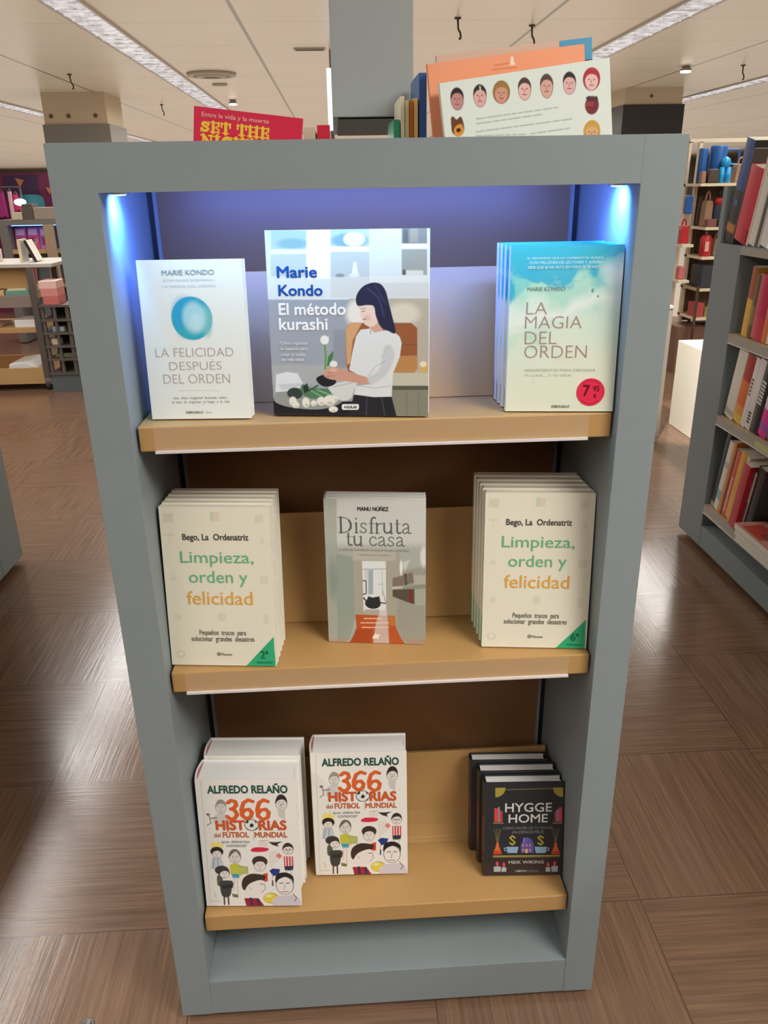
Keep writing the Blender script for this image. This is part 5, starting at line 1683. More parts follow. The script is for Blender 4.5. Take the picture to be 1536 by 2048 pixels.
# thick white hardbacks with cartoon covers
w, h, pr = art('h366')
T_ = 0.053
hc = cover_mesh('cover', w, h, T_, 'efede7', 'eeece8', 'efede7', pr, 5.0, P_SATIN, hard=True)
hp = pages_mesh(w, h, T_, True, PAPER_W)
hb = headband_mesh(w, h, T_, mat('pink_headband', 'b06f7c', 0.7))
for (x, y, yaw, tilt), lab in (((-0.2165, 0.0265, -0.0674, 0.0903), 'front thick white cartoon-cover hardback at the left of the lowest shelf'),
                               ((-0.2105, 0.0815, -0.0674, 0.0903), 'thick white hardback half hidden behind the front left cartoon book'),
                               ((-0.0394, 0.0787, -0.0475, 0.085), 'thick white cartoon-cover hardback standing alone left of centre')):
    place_book('hardback_book', [('cover', hc), ('page_block', hp), ('headband', hb)], stand(x, y, Z3, yaw, tilt, T_), lab, 'white cartoon hardbacks')

# small black hardbacks
w, h, pr = art('hyg')
T_ = 0.026
yc = cover_mesh('cover', w, h, T_, '26292d', '1c1e21', '26292d', pr, 4.0, P_SATIN, hard=True,
                spine_bands=[(0.25, 0.62, '5a2420')])
yp = pages_mesh(w, h, T_, True, PAPER_W)
for (x, y, yaw, tilt), lab in (((0.2322, 0.0575, -0.053, 0.170), 'front small black hardback with orange vases and a purple house'),
                               ((0.2275, 0.0860, -0.053, 0.170), 'middle small black hardback in the row of three'),
                               ((0.2180, 0.1145, -0.053, 0.170), 'rearmost small black hardback in the row of three')):
    place_book('hardback_book', [('cover', yc), ('page_block', yp)], stand(x, y, Z3, yaw, tilt, T_), lab, 'small black hardbacks')

# ------------------------------------------------------------------ books on top of the gondola
ZT = 1.1704


def top_book(key, base, T_, x, y, ztop, roll, tilt, label, name='large_book', spine='d8d2c8', paper=None, step=7.0):
    """stand the book so the middle of its upper edge is at (x, y, ztop)"""
    w, h, pr = art(key)
    cov = cover_mesh('cover', w, h, T_, base, spine, base, pr, step, P_SATIN)
    M = Matrix.Translation((x, y, ztop)) @ Matrix.Rotation(-tilt, 4, 'X') @ Matrix.Rotation(roll, 4, 'Y') @ Matrix.Translation((0, 0, -h))
    return place_book(name, [('cover', cov), ('page_block', pages_mesh(w, h, T_, paper=paper))], M, label)


top_book('faces', 'e6eee6', 0.02, 0.234, 0.33, 1.458, R(-7.1), 0.02, 'pale mint book edged with little cartoon faces on top of the bookcase')
top_book('orange', 'f4a27a', 0.012, 0.214, 0.37, 1.484, R(-5.9), 0.02, 'orange book leaning behind the mint book with faces', spine='e07a4c')
top_book('red', 'd6264a', 0.018, -0.164, 0.36, 1.4115, R(6.8), 0.02, 'red book with yellow lettering on top of the bookcase at left', spine='d6264a', step=5.0)


def plain_book(name, w, h, T_, base, M, label, group=None, hard=False, spine=None, bands=(), stext=(), extra=None, pm=None, paper=None):
    cov = cover_mesh('cover', w, h, T_, base, spine or base, base, (), 8, pm or P_SATIN, hard, bands, stext, extra)
    return place_book(name, [('cover', cov), ('page_block', pages_mesh(w, h, T_, hard, paper))], M, label, group)


# blue-topped book behind the orange one
def blue_block(mb):
    mb.add([(0.068, -0.0003, 0.262), (0.117, -0.0003, 0.262), (0.117, -0.0003, 0.291), (0.068, -0.0003, 0.291)], [(0, 1, 2, 3)], hx('4f9fc8'))
    mb.add([(0.078, -0.0003, 0.236), (0.117, -0.0003, 0.236), (0.117, -0.0003, 0.262), (0.078, -0.0003, 0.262)], [(0, 1, 2, 3)], hx('33363a'))


M = Matrix.Translation((0.232, 0.40, 1.498)) @ Matrix.Rotation(-0.02, 4, 'X') @ Matrix.Rotation(R(-5.4), 4, 'Y') @ Matrix.Translation((0, 0, -0.291))
plain_book('large_book', 0.234, 0.291, 0.014, 'd9b9a4', M, 'book with a blue and black corner showing behind the orange book', extra=blue_block)
M = Matrix.Translation((-0.172, 0.392, 1.412)) @ Matrix.Rotation(-0.02, 4, 'X') @ Matrix.Rotation(R(4.5), 4, 'Y') @ Matrix.Translation((0, 0, -0.235))
plain_book('large_book', 0.14, 0.235, 0.016, 'e8dcc6', M, 'cream book barely showing behind the red book with yellow lettering')
plain_book('thin_book', 0.018, 0.225, 0.15, 'c9b9a0', Matrix.Translation((-0.079, 0.44, ZT)), 'narrow beige book between the red books on top of the bookcase')
plain_book('thin_book', 0.02, 0.228, 0.15, 'c8233c', Matrix.Translation((-0.057, 0.44, ZT)), 'narrow second red book beside the hanging column')
for k, (x, tk, hh, c, lab) in enumerate(((0.1005, 0.012, 0.30, '2d5fa6', 'blue narrow book left of the orange book'),
                                         (0.0895, 0.006, 0.265, 'e7cf74', 'yellow thin book left of the blue one on the top deck'),
                                         (0.0825, 0.006, 0.262, 'c8703e', 'rust thin book among the thin spines on the top deck'),
                                         (0.0755, 0.006, 0.262, 'd9dca0', 'pale lime thin book among the thin spines on the top deck'),
                                         (0.0685, 0.006, 0.268, 'e9e2c4', 'cream thin book nearest the hanging column on the top deck'),
                                         (0.059, 0.01, 0.235, '2f9a70', 'green shorter book beneath the hanging column'))):
    plain_book('thin_book', tk, hh, 0.15, c, Matrix.Translation((x, 0.45, ZT)), lab, 'thin books standing on the top deck')

# ------------------------------------------------------------------ side gondolas of the aisles
XG = 1.29


def side_gondola(s, label, yend, ynear):
    """long grey bookcase whose open side faces the aisle; s = side of the aisle"""
    g = thing('aisle_bookcase', label, 'bookcase', (0, 0, 0), group='long grey bookcases along the aisle')

    def b(x0, x1, *r):
        a, c = sorted((s * x0, s * x1))
        return BX(a, c, *r)
    y1 = yend
    obj('stile', b(XG, XG + 0.05, y1 - 0.19, y1, 0.022, 1.106), GREY, g, 0.0015)
    obj('end_panel', b(XG + 0.05, XG + 0.72, y1 - 0.03, y1, 0.022, 1.29), GREY, g, 0.0015)
    obj('end_panel', b(XG + 0.002, XG + 0.05, y1 - 0.03, y1 - 0.0005, 1.106, 1.29), GREY, g)
    obj('inner_side', b(XG + 0.05, XG + 0.33, y1 - 0.19, y1 - 0.03, 0.022, 1.08), GREY, g)
    obj('plinth', b(XG + 0.001, XG + 0.33, ynear, y1 - 0.19, 0.022, 0.103), GREY, g, 0.0015)
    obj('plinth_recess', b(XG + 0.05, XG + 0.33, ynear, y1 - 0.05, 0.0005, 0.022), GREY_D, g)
    obj('back_panel', b(XG + 0.325, XG + 0.345, ynear, y1 - 0.03, 0.014, 1.29), OAK_B, g)
    obj('stile', b(XG, XG + 0.05, ynear - 0.05, ynear, 0.022, 1.106), GREY, g, 0.0015)
    return g


side_gondola(1, 'grey aisle bookcase full of spine-out books at the right edge of the photo', 1.945, -1.6)
side_gondola(-1, 'grey aisle bookcase of which only the end post shows at the left edge', 1.908, -1.6)
RAILG = mat('shelf_price_strip', 'a59f95', 0.35)
LABY = mat('yellow_green_price_labels', 'c4c684', 0.5)
SHW = wood('pale_shelf_board', 'c2a781', 'd3b992', 1)
for s, yend, side in ((1, 1.945, 'right-hand'), (-1, 1.908, 'left-hand')):
    for z, lab in ((1.104, 'top tray shelf of the %s aisle bookcase'), (0.822, 'second shelf down of the %s aisle bookcase'),
                   (0.532, 'third shelf down of the %s aisle bookcase'), (0.191, 'bottom shelf of the %s aisle bookcase')):
        t = thing('aisle_shelf', lab % side, 'shelf', (0, 0, z), group='shelves of the aisle bookcases')
        a, c = sorted((s * (XG + 0.006), s * (XG + 0.322)))
        y0, y1 = -1.598, yend - (0.192 if z < 1 else 0.032)
        if z > 1:   # the tray runs over the top of the end post
            a, c = sorted((s * (XG + 0.051), s * (XG + 0.322)))
            obj('board', BX(a, c, y0, y1, -0.022, 0.004), GREY, t)
            a, c = sorted((s * (XG + 0.002), s * (XG + 0.051)))
            obj('front_edge', BX(a, c, y0, yend - 0.192, -0.022, 0.004), GREY, t)
            obj('price_strip', BX(*sorted((s * (XG - 0.003), s * (XG + 0.0015))), y0, yend - 0.194, -0.024, 0.0), RAILG, t)
        else:
            obj('board', BX(a, c, y0, y1, -0.028, 0), SHW, t)
            obj('price_strip', BX(*sorted((s * (XG - 0.001), s * (XG + 0.0055))), y0, y1, -0.03, -0.001), RAILG, t)
            if s > 0 and z > 0.3:
                obj('price_labels', BX(XG - 0.0018, XG - 0.0011, 0.3, 1.47, -0.026, -0.006), LABY, t)
            obj('strip_lip', BX(*sorted((s * (XG - 0.004), s * (XG + 0.003))), y0, y1, -0.033, -0.0302), LIP, t)


def spine_row(zs, xs, yfar, books, lean, group, dy=0.001):
    """books side by side, spines to the aisle, from the far end towards the camera"""
    y = yfar
    for (tk, hh, dp, base, label, kw) in books:
        kw = dict(kw)
        x = kw.pop('x', xs)
        L = kw.pop('lean', lean)
        wid = tk / math.cos(L)
        # rest the book on its lower near corner
        M = Matrix.Translation((x + dp / 2 + 0.002, y - wid, zs + 0.0006)) @ Matrix.Rotation(L, 4, 'X')
        M = M @ Matrix.Translation((0, 0, 0))
        lift = 0.0
        M = Matrix.Translation((0, 0, lift)) @ M
        plain_book(kw.pop('name', 'shelved_book'), dp, hh, tk, base, M, label, group, **kw)
        y -= wid + dy


TRAYZ = 1.108
spine_row(TRAYZ, 1.298, 1.915, [
    (0.060, 0.325, 0.2, '24262a', 'tall leaning book with a blue upper half and black lower half, right bookcase top', dict(spine='24262a', bands=[(0.52, 1.0, '2a4f94'), (0.0, 0.52, '2b2b2c'), (0.10, 0.19, 'b9803a')], stext=[('#', '3f6fc0', 0.36, 0.42, 0.3, 0.75, 0.5)])),
    (0.010, 0.300, 0.2, '55524e', 'thin dark grey book between the blue book and the red book', {}),
    (0.088, 0.236, 0.17, 'cf3148', 'thick red book on the top tray of the right bookcase', dict(stext=[('#', '9c2233', 0.03, 0.2, 0.05, 0.3, 0.5)], hard=True)),
    (0.014, 0.370, 0.2, 'e3cdbb', 'tall pale pink book rising behind the thick red book', {}),
    (0.040, 0.360, 0.2, 'e4e0da', 'tall white book with black spine lettering at the right edge', dict(stext=[('LARGO', '4c4844', 0.05, 0.42, 0.3, 0.8, 0.6)])),
    (0.020, 0.330, 0.2, '5d5750', 'dark grey book right of the white lettered book', {}),
    (0.012, 0.330, 0.2, 'c9c6c0', 'thin pale grey book second from the right on the top tray', {}),
    (0.045, 0.340, 0.2, 'e6e4e6', 'white book at the extreme right edge of the top tray', {}),
], R(13), 'books on the top tray of the right bookcase', 0.0012)
spine_row(0.822, 1.305, 1.706, [
    (0.037, 0.225, 0.16, 'd99a3e', 'orange-yellow book first on the second shelf of the right bookcase', dict(bands=[(0.0, 0.55, 'e0b04a'), (0.55, 1, 'a4552c')])),
    (0.026, 0.205, 0.16, '5d5530', 'olive book beside the orange-yellow one', dict(bands=[(0.2, 0.5, '83783f')])),
    (0.072, 0.205, 0.17, 'c0224c', 'broad crimson book on the second shelf of the right bookcase', dict(hard=True, bands=[(0.0, 0.35, 'c93a50')])),
    (0.030, 0.215, 0.16, 'd2733c', 'rust orange book right of the broad crimson one', {}),
    (0.040, 0.225, 0.16, 'e0d6c8', 'cream book at the right edge of the second shelf', {}),
], R(5), 'books on the second shelf of the right bookcase')
spine_row(0.532, 1.305, 1.742, [
    (0.062, 0.250, 0.17, 'e3ded3', 'thick white book first on the third shelf of the right bookcase', dict(bands=[(0.05, 0.12, 'b9b4a8')])),
    (0.056, 0.242, 0.16, 'd8692f', 'book with a red to yellow graded spine on the third shelf', dict(bands=[(0.0, 0.12, 'e3c04a'), (0.12, 0.26, 'e0993c'), (0.26, 0.62, 'dd6e34'), (0.62, 1, 'a83228')])),
    (0.028, 0.243, 0.16, 'e6dfe0', 'white book right of the graded red-yellow book', dict(stext=[('#', '5a5250', 0.45, 0.72, 0.35, 0.75, 0.4)])),
    (0.036, 0.245, 0.16, 'e2dad8', 'white book with dark title between white and black books', dict(stext=[('#', '3c3634', 0.08, 0.26, 0.3, 0.75, 0.6)])),
    (0.052, 0.240, 0.17, '201a1e', 'black book with white lettering on the third shelf', dict(stext=[('#', 'cfc9cc', 0.4, 0.75, 0.35, 0.85, 0.6)], hard=True)),
    (0.050, 0.215, 0.16, 'd81f8c', 'magenta and white book at the right edge of the third shelf', dict(bands=[(0.0, 0.12, 'e01f96'), (0.12, 0.2, '8a4fb0'), (0.2, 0.42, 'e01f96'), (0.42, 1, 'd9d0d6')])),
    (0.045, 0.235, 0.16, '4a4a52', 'dark slate book beyond the magenta one', {}),
], R(11), 'books on the third shelf of the right bookcase')
spine_row(0.191, 1.305, 1.746, [
    (0.027, 0.30, 0.16, '33383a', 'slim black book first on the bottom shelf of the right bookcase', dict(bands=[(0.0, 0.08, 'a9a49a')])),
    (0.030, 0.275, 0.16, 'dfe0da', 'white book with a teal patch on the bottom shelf', dict(bands=[(0.14, 0.3, '86b4bf'), (0.62, 0.72, 'b9bfc0')])),
    (0.020, 0.285, 0.16, 'd98d46', 'orange slim book on the bottom shelf of the right bookcase', {}),
    (0.012, 0.265, 0.16, '7f3f30', 'thin brown-red book on the bottom shelf', {}),
    (0.026, 0.262, 0.16, 'd2604a', 'coral book with pink lettering on the bottom shelf', dict(stext=[('#', 'eab8ac', 0.08, 0.6, 0.25, 0.75, 0.4)])),
    (0.042, 0.265, 0.16, 'e0a030', 'golden yellow book on the bottom shelf', dict(bands=[(0.0, 0.4, 'e2b045')])),
    (0.022, 0.262, 0.16, 'd6cdb4', 'pale cream book beside the golden yellow one', {}),
    (0.044, 0.245, 0.16, 'b82834', 'dark red book jutting out over the bottom shelf edge', dict(x=1.285)),
    (0.013, 0.225, 0.16, 'd9d2c8', 'thin white book right of the jutting red book', dict(stext=[('#', '6c6660', 0.1, 0.5, 0.2, 0.8, 0.3)])),
    (0.046, 0.250, 0.17, '2f2b2a', 'thick black book near the right end of the bottom shelf', dict(hard=True)),
], R(11), 'books on the bottom shelf of the right bookcase', 0.0008)
spine_row(0.191, 1.357, 1.446, [
    (0.085, 0.245, 0.17, 'e2d8d0', 'thick white book with dark capital letters on the bottom shelf', dict(stext=[('TE H', '3a2a22', 0.42, 0.68, 0.15, 0.6, 0.9)], bands=[(0.70, 0.78, 'd98a70')])),
    (0.050, 0.235, 0.16, 'b9a08a', 'tan book at the right edge of the bottom shelf', {}),
], R(11), 'books standing behind the flat pile on the bottom shelf', 0.0008)


def flat_cover(mb):
    for k, q in enumerate(((-0.09, 0.03, 0.01, 0.08, 'b5483c'), (-0.02, 0.06, 0.03, 0.11, '8c3f38'), (0.0, 0.09, 0.06, 0.10, 'e3c08a'))):
        k = 0.0002 * (k + 1)
        mb.add([(q[0], -k, q[2]), (q[1], -k, q[2]), (q[1], -k, q[3]), (q[0], -k, q[3])], [(0, 1, 2, 3)], hx(q[4]))


for k, (lab, c) in enumerate((('lowest white-edged book of the flat pile on the bottom shelf', 'd8d0c4'),
                              ('middle white-edged book of the flat pile on the bottom shelf', 'd9cfc6'),
                              ('topmost book of the flat pile, reddish cover upward', 'c08a7c'))):
    plain_book('flat_book', 0.24, 0.104, 0.0205, c, Matrix.Translation((1.250 - 0.004 * k, 1.308, 0.1925 + 0.0212 * k + 0.0206)) @ Matrix(((0, 0, 1, 0), (-1, 0, 0, 0), (0, -1, 0, 0), (0, 0, 0, 1))), lab, 'flat pile of books on the bottom shelf', extra=flat_cover if k == 2 else None)

# ------------------------------------------------------------------ right background
t = thing('display_plinth', 'low grey display block with a pale top behind the right edge of the bookcase', 'display block', (1.33, 3.55, 0))
obj('body', BX(-0.36, 0.345, -0.38, 0.38, 0.02, 0.70), mat('warm_grey_panel', '7f7870', 0.5), t, 0.002)
obj('top', BX(-0.365, 0.35, -0.385, 0.385, 0.70, 0.715), mat('stone_grey_top', '9a968e', 0.5), t, 0.002)
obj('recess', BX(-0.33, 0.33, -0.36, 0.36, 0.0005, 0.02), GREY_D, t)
simple('book_pile', 'lime green book lying on the low grey display block', 'book', BX(1.45, 1.655, 3.35, 3.6, 0.7155, 0.75), mat('lime_green', '8f9440', 0.6), bevel=0.002)
simple('white_plinth', 'bright white low plinth standing in the right-hand aisle', 'display block', BX(1.85, 2.5, 2.3, 3.47, 0.0005, 0.484), WHITE, bevel=0.003)

# cream rack with accessories far down the right-hand aisle
rk = thing('display_rack', 'cream and brown open rack far down the right-hand aisle', 'rack', (2.5, 5.0, 0))
BRN = mat('brown_steel', '5a4634', 0.5, 0.3)
obj('post', BX(-0.012, 0.012, 0, 0.03, 0.0005, 1.56), CREAM, rk)
obj('post', BX(-0.082, -0.066, 0, 0.03, 0.0005, 1.56), CREAM, rk)
obj('post', BX(0.064, 0.078, 0, 0.025, 0.0005, 0.99), BRN, rk)
obj('post', BX(-0.02, -0.008, -0.28, -0.255, 0.0005, 0.62), BRN, rk)
obj('post', BX(0.6, 0.63, 0, 0.03, 0.0005, 1.56), CREAM, rk)
obj('top_rail', BX(-0.082, 0.63, 0, 0.03, 1.555, 1.58), CREAM, rk)
for x0, x1, z in ((-0.082, 0.6, 1.275), (-0.012, 0.6, 0.995), (-0.16, -0.082, 0.885), (-0.16, -0.082, 0.645), (-0.012, 0.6, 0.80), (-0.012, 0.6, 0.585), (-0.012, 0.6, 0.385)):
    obj('shelf', BX(x0, x1, -0.26, 0.05, z, z + 0.018), CREAM, rk)
obj('back_panel', BX(0.0, 0.6, 0.051, 0.06, 0.34, 1.275), mat('umber_panel', '6d5748', 0.7), rk)
obj('base_chest', BX(-0.1, 0.6, -0.2, 0.3, 0.0005, 0.33), mat('brown_chest', '7a5a48', 0.6), rk)
obj('white_board', BX(-0.14, -0.07, 0.06, 0.075, 0.50, 0.88), WHITE, rk)


def cyl(c, r, h, n=24):
    return MB().lathe([(r * 0.92, 0), (r, h * 0.04), (r, h * 0.96), (r * 0.92, h)], c, n)


BL1 = mat('cobalt_blue', '1f5ea6', 0.45)
BL2 = mat('sky_blue_gloss', '2a9fe0', 0.2)
RED = mat('signal_red', 'b8282f', 0.4)
TAN = mat('tan_leather', '9d7a60', 0.6)
BRW = mat('dark_brown_leather', '4e4038', 0.6)
YEL = mat('soft_yellow', 'e9c878', 0.5)


def bag(name, label, x, y, z, w, d, h, m, group=None, handle=True):
    t = thing(name, label, 'bag', (x, y, z), group=group)
    pts = [(-w / 2, 0), (w / 2, 0), (w * 0.46, h * 0.8), (w * 0.36, h), (-w * 0.36, h), (-w * 0.46, h * 0.8)]
    obj('body', MB().prism(pts, -d / 2, d / 2, 'xz'), m, t, 0.008)
    if handle:
        obj('handle', MB().path([(-w * 0.25, 0, h), (-w * 0.18, 0, h * 1.25), (0, 0, h * 1.35), (w * 0.18, 0, h * 1.25), (w * 0.25, 0, h)], 0.006), m, t)
    return t


simple('storage_drum', 'cobalt blue drum on the top shelf of the cream rack', 'drum', cyl((2.565, 4.86, 1.2935), 0.055, 0.235), BL1, smooth=True)
simple('storage_drum', 'dark blue drum left of the cream post on the rack top', 'drum', cyl((2.462, 4.86, 1.2935), 0.03, 0.22), BL1, smooth=True)
bag('handbag', 'dark brown bag on the top shelf of the cream rack', 2.502, 4.77, 1.2935, 0.076, 0.06, 0.09, BRW, handle=False)
t = thing('balloon_figure', 'glossy sky blue balloon figure on the top shelf of the rack', 'ornament', (2.585, 4.77, 1.2935))
obj('head', MB().ball((0, 0, 0.128), 0.032, 0.03, 0.036), BL2, t, smooth=True)
obj('leg', MB().lathe([(0.017, 0), (0.021, 0.045), (0.017, 0.1)], (-0.02, 0, 0), 16), BL2, t, smooth=True)
obj('leg', MB().lathe([(0.017, 0), (0.021, 0.045), (0.017, 0.1)], (0.022, 0, 0), 16), BL2, t, smooth=True)
fr = thing('wire_stand', 'bright blue wire stand beside the sky blue balloon figure', 'stand', (2.68, 4.9, 1.2935))
obj('frame', MB().path([(-0.05, 0, 0), (-0.04, 0, 0.21), (0.05, 0, 0.21), (0.05, 0, 0.12)], 0.007), BL1, fr)
obj('rail', MB().path([(-0.045, 0, 0.12), (0.05, 0, 0.12)], 0.005), BL2, fr)
bag('handbag', 'brown bag at the right end of the rack top shelf', 2.73, 4.85, 1.2935, 0.1, 0.08, 0.12, TAN)
mn = thing('bust_form', 'dark navy bust form with a red scarf on the second shelf of the rack', 'mannequin', (2.61, 4.85, 1.0135))
obj('torso', MB().lathe([(0.040, 0), (0.042, 0.06), (0.038, 0.12), (0.02, 0.165)], (0, 0, 0), 20, 1, 0.6), mat('navy_cloth', '27303f', 0.7), mn, smooth=True)
obj('scarf', MB().lathe([(0.028, 0.14), (0.03, 0.165), (0.022, 0.19)], (0, 0, 0), 18, 1, 0.7), RED, mn, smooth=True)
obj('head', MB().ball((0, 0, 0.217), 0.024, 0.026, 0.036), BLACK, mn, smooth=True)
bag('handbag', 'tan bag left of the navy bust form on the rack', 2.533, 4.86, 1.0135, 0.06, 0.08, 0.17, TAN)
bag('handbag', 'blue bag hanging low at the left post of the cream rack', 2.385, 4.83, 1.10, 0.05, 0.05, 0.12, BL1, handle=False)
bag('handbag', 'beige bag at the left end of the rack top shelf', 2.44, 4.78, 1.2935, 0.034, 0.05, 0.075, TAN, handle=False)
bag('handbag', 'taupe bag right of the navy bust form on the rack', 2.69, 4.86, 1.0135, 0.07, 0.08, 0.18, mat('taupe_leather', '8a7766', 0.6))
bag('handbag', 'brown satchel behind the tan bag on the second rack shelf', 2.552, 4.98, 1.0135, 0.07, 0.06, 0.2, BRW, handle=False)
simple('storage_box', 'flat brown box on the second shelf under the tan bag', 'box', BX(2.50, 2.565, 4.745, 4.80, 1.0135, 1.065), mat('reddish_brown_box', '7c5046', 0.6), bevel=0.003)
simple('storage_box', 'dark patterned box on the second shelf under the bust form', 'box', BX(2.575, 2.66, 4.745, 4.80, 1.0135, 1.06), mat('dark_olive_box', '4d4334', 0.6), bevel=0.003)
bag('handbag', 'red handbag on the left side shelf of the rack', 2.385, 4.86, 0.9035, 0.06, 0.08, 0.12, RED)
ex = thing('fire_extinguisher', 'red fire extinguisher standing on the third shelf of the rack', 'fire extinguisher', (2.53, 4.8, 0.8185))
obj('cylinder', MB().lathe([(0.036, 0), (0.038, 0.005), (0.038, 0.115), (0.03, 0.135), (0.012, 0.145)]), RED, ex, smooth=True)
obj('valve', MB().lathe([(0.01, 0.145), (0.01, 0.16), (0.006, 0.165)]), STEEL, ex, smooth=True)
obj('label_panel', BX(-0.02, 0.008, -0.0395, -0.037, 0.035, 0.10), mat('pale_label', 'e2a9a0', 0.6), ex)
bag('handbag', 'tan suede bag right of the fire extinguisher', 2.625, 4.83, 0.8185, 0.075, 0.08, 0.115, TAN)
simple('folded_jeans', 'dark slate folded clothing on the fourth rack shelf', 'clothing', BX(2.51, 2.60, 4.76, 4.95, 0.6035, 0.76), mat('slate_denim', '383c42', 0.8), bevel=0.01)
simple('folded_cloth', 'pink folded cloth beneath the dark clothing on the rack', 'clothing', BX(2.605, 2.67, 4.76, 4.95, 0.6035, 0.65), mat('dusty_pink', 'a05664', 0.8), bevel=0.008)
for (x, z, lab) in ((2.66, 0.6516, 'pale yellow round lamp shade by the dark clothing'), (2.652, 0.4036, 'pale yellow round lamp shade near the rack foot'), (2.702, 0.8186, 'pale yellow round lamp shade by the tan suede bag')):
    t = thing('lamp_shade', lab, 'lamp shade', (x, 4.84, z), group='yellow round shades')
    obj('globe', MB().ball((0, 0, 0.052), 0.034, 0.034, 0.045), YEL, t, smooth=True)
    obj('base', MB().lathe([(0.022, 0), (0.022, 0.008), (0.012, 0.012)]), CREAM, t, smooth=True)
simple('gift_box', 'red patterned gift box on the lowest rack shelf', 'box', BX(2.50, 2.56, 4.76, 4.9, 0.4035, 0.50), mat('red_pattern_box', 'b5484a', 0.6), bevel=0.003)
simple('gift_box', 'olive gift box right of the red patterned box', 'box', BX(2.565, 2.61, 4.76, 4.9, 0.4035, 0.47), mat('olive_box', '8a8248', 0.6), bevel=0.003)
bag('handbag', 'pink and red purse on the lower left side shelf of the rack', 2.385, 4.83, 0.6635, 0.05, 0.06, 0.09, mat('rose_red', 'c06a6a', 0.6), handle=False)

# ------------------------------------------------------------------ left background
tr = thing('book_trolley', 'wooden book trolley with grey steel posts and casters in the left background', 'trolley', (-2.6, 5.1, 0))
for x in (-0.6, 0.46):
    for y in (-0.25, 0.25):
        obj('post', BX(x - 0.022, x + 0.022, y - 0.022, y + 0.022, 0.075, 0.84), STEEL, tr, 0.003)
        c = obj('caster', MB().tube((x - 0.014, y, 0.036), (x + 0.014, y, 0.036), 0.035, n=20), mat('caster_rubber', '3a3836', 0.6), tr)
        obj('fork', BX(x - 0.024, x + 0.024, y - 0.024, y + 0.024, 0.042, 0.082), mat('caster_chrome', 'c9c6c2', 0.25, 0.8), c)
tray = MB().box(-0.58, 0.44, -0.26, 0.24, 0.05, 0.065)
tray.box(-0.58, 0.44, -0.275, -0.26, 0.045, 0.16).box(-0.58, 0.44, 0.24, 0.255, 0.045, 0.16).box(0.44, 0.455, -0.22, 0.22, 0.05, 0.2)
obj('tray', tray, PINE, tr, 0.002)
obj('middle_shelf', BX(-0.58, 0.44, -0.24, 0.24, 0.40, 0.435), PINE, tr, 0.002)
obj('upper_rail', BX(-0.58, 0.44, -0.255, -0.235, 0.575, 0.655), mat('warm_grey_rail', '8f8278', 0.5), tr, 0.002)
obj('upper_shelf', BX(-0.58, 0.44, -0.235, 0.24, 0.62, 0.655), PINE, tr, 0.002)
obj('front_board', BX(-0.58, 0.42, -0.2, -0.185, 0.70, 0.838), PINE, tr, 0.002)
obj('top_shelf', BX(-0.64, 0.62, -0.27, 0.27, 0.84, 0.865), mat('pale_grey_top', 'bdbab2', 0.5), tr, 0.003)
simple('paper_stack', 'crumpled white papers lying in the trolley bottom tray', 'papers', MB().prism([(-2.44, 0.066), (-2.2, 0.066), (-2.23, 0.15), (-2.3, 0.185), (-2.42, 0.175)], 4.9, 5.2, 'xz'), PAPER_W, bevel=0.006)
simple('white_box', 'white flat box on the trolley middle shelf', 'box', BX(-2.32, -2.17, 4.88, 5.1, 0.4355, 0.485), PAPER_W, bevel=0.003)
simple('brown_box', 'low brown box at the left of the trolley middle shelf', 'box', BX(-2.56, -2.42, 4.9, 5.1, 0.4355, 0.46), TAN, bevel=0.003)
simple('picture_book', 'yellow picture book lying at the left of the trolley upper shelf', 'book', BX(-2.5, -2.35, 4.87, 5.05, 0.6555, 0.69), mat('straw_yellow', 'd9b97c', 0.6), bevel=0.002)
simple('picture_book', 'teal picture book lying right of the yellow one on the trolley', 'book', BX(-2.34, -2.18, 4.87, 5.05, 0.6555, 0.685), mat('sea_green', '6fa090', 0.6), bevel=0.002)
simple('picture_book', 'green and cream picture book at the right end of the trolley upper shelf', 'book', BX(-2.33, -2.2, 4.88, 5.0, 0.6855, 0.699), mat('pale_cream_card', 'e3d9b8', 0.6), bevel=0.002)
for k, (z, c, lab) in enumerate(((0.8655, 'd7cbbd', 'white flat box at the left end of the trolley top'),)):
    simple('white_box', lab, 'box', BX(-2.56, -2.40, 4.88, 5.1, z, z + 0.085), mat('offwhite_card', c, 0.6), bevel=0.003)
M = Matrix.Translation((-2.122, 4.95, 0.8695)) @ Matrix.Rotation(R(-22), 4, 'Y')
plain_book('leaning_book', 0.02, 0.15, 0.12, '2e2a30', M, 'black thin book leaning on the trolley top', spine='6a5a90')
plain_book('leaning_book', 0.02, 0.15, 0.12, 'd9c7a6', Matrix.Translation((-2.22, 4.95, 0.866)), 'cream thin upright book on the trolley top')
simple('easel_card', 'beige card standing between the two thin books on the trolley top', 'card', BX(-2.205, -2.165, 5.12, 5.13, 0.8655, 0.99), mat('beige_card', 'a58f78', 0.7))
for k, lab in enumerate(('lowest pink box stacked on the lattice rack', 'middle pink box stacked on the lattice rack', 'top pale pink box stacked on the lattice rack')):
    simple('pink_box', lab, 'box', BX(-2.055 - 0.006 * k, -1.95, 4.76, 4.92, 0.5995 + 0.0525 * k, 0.6515 + 0.0525 * k), mat(('coral_pink', 'salmon_pink', 'pale_pink')[k], ('c9706c', 'd98f88', 'ecc4be')[k], 0.6), 'pink boxes on the lattice rack', bevel=0.003)
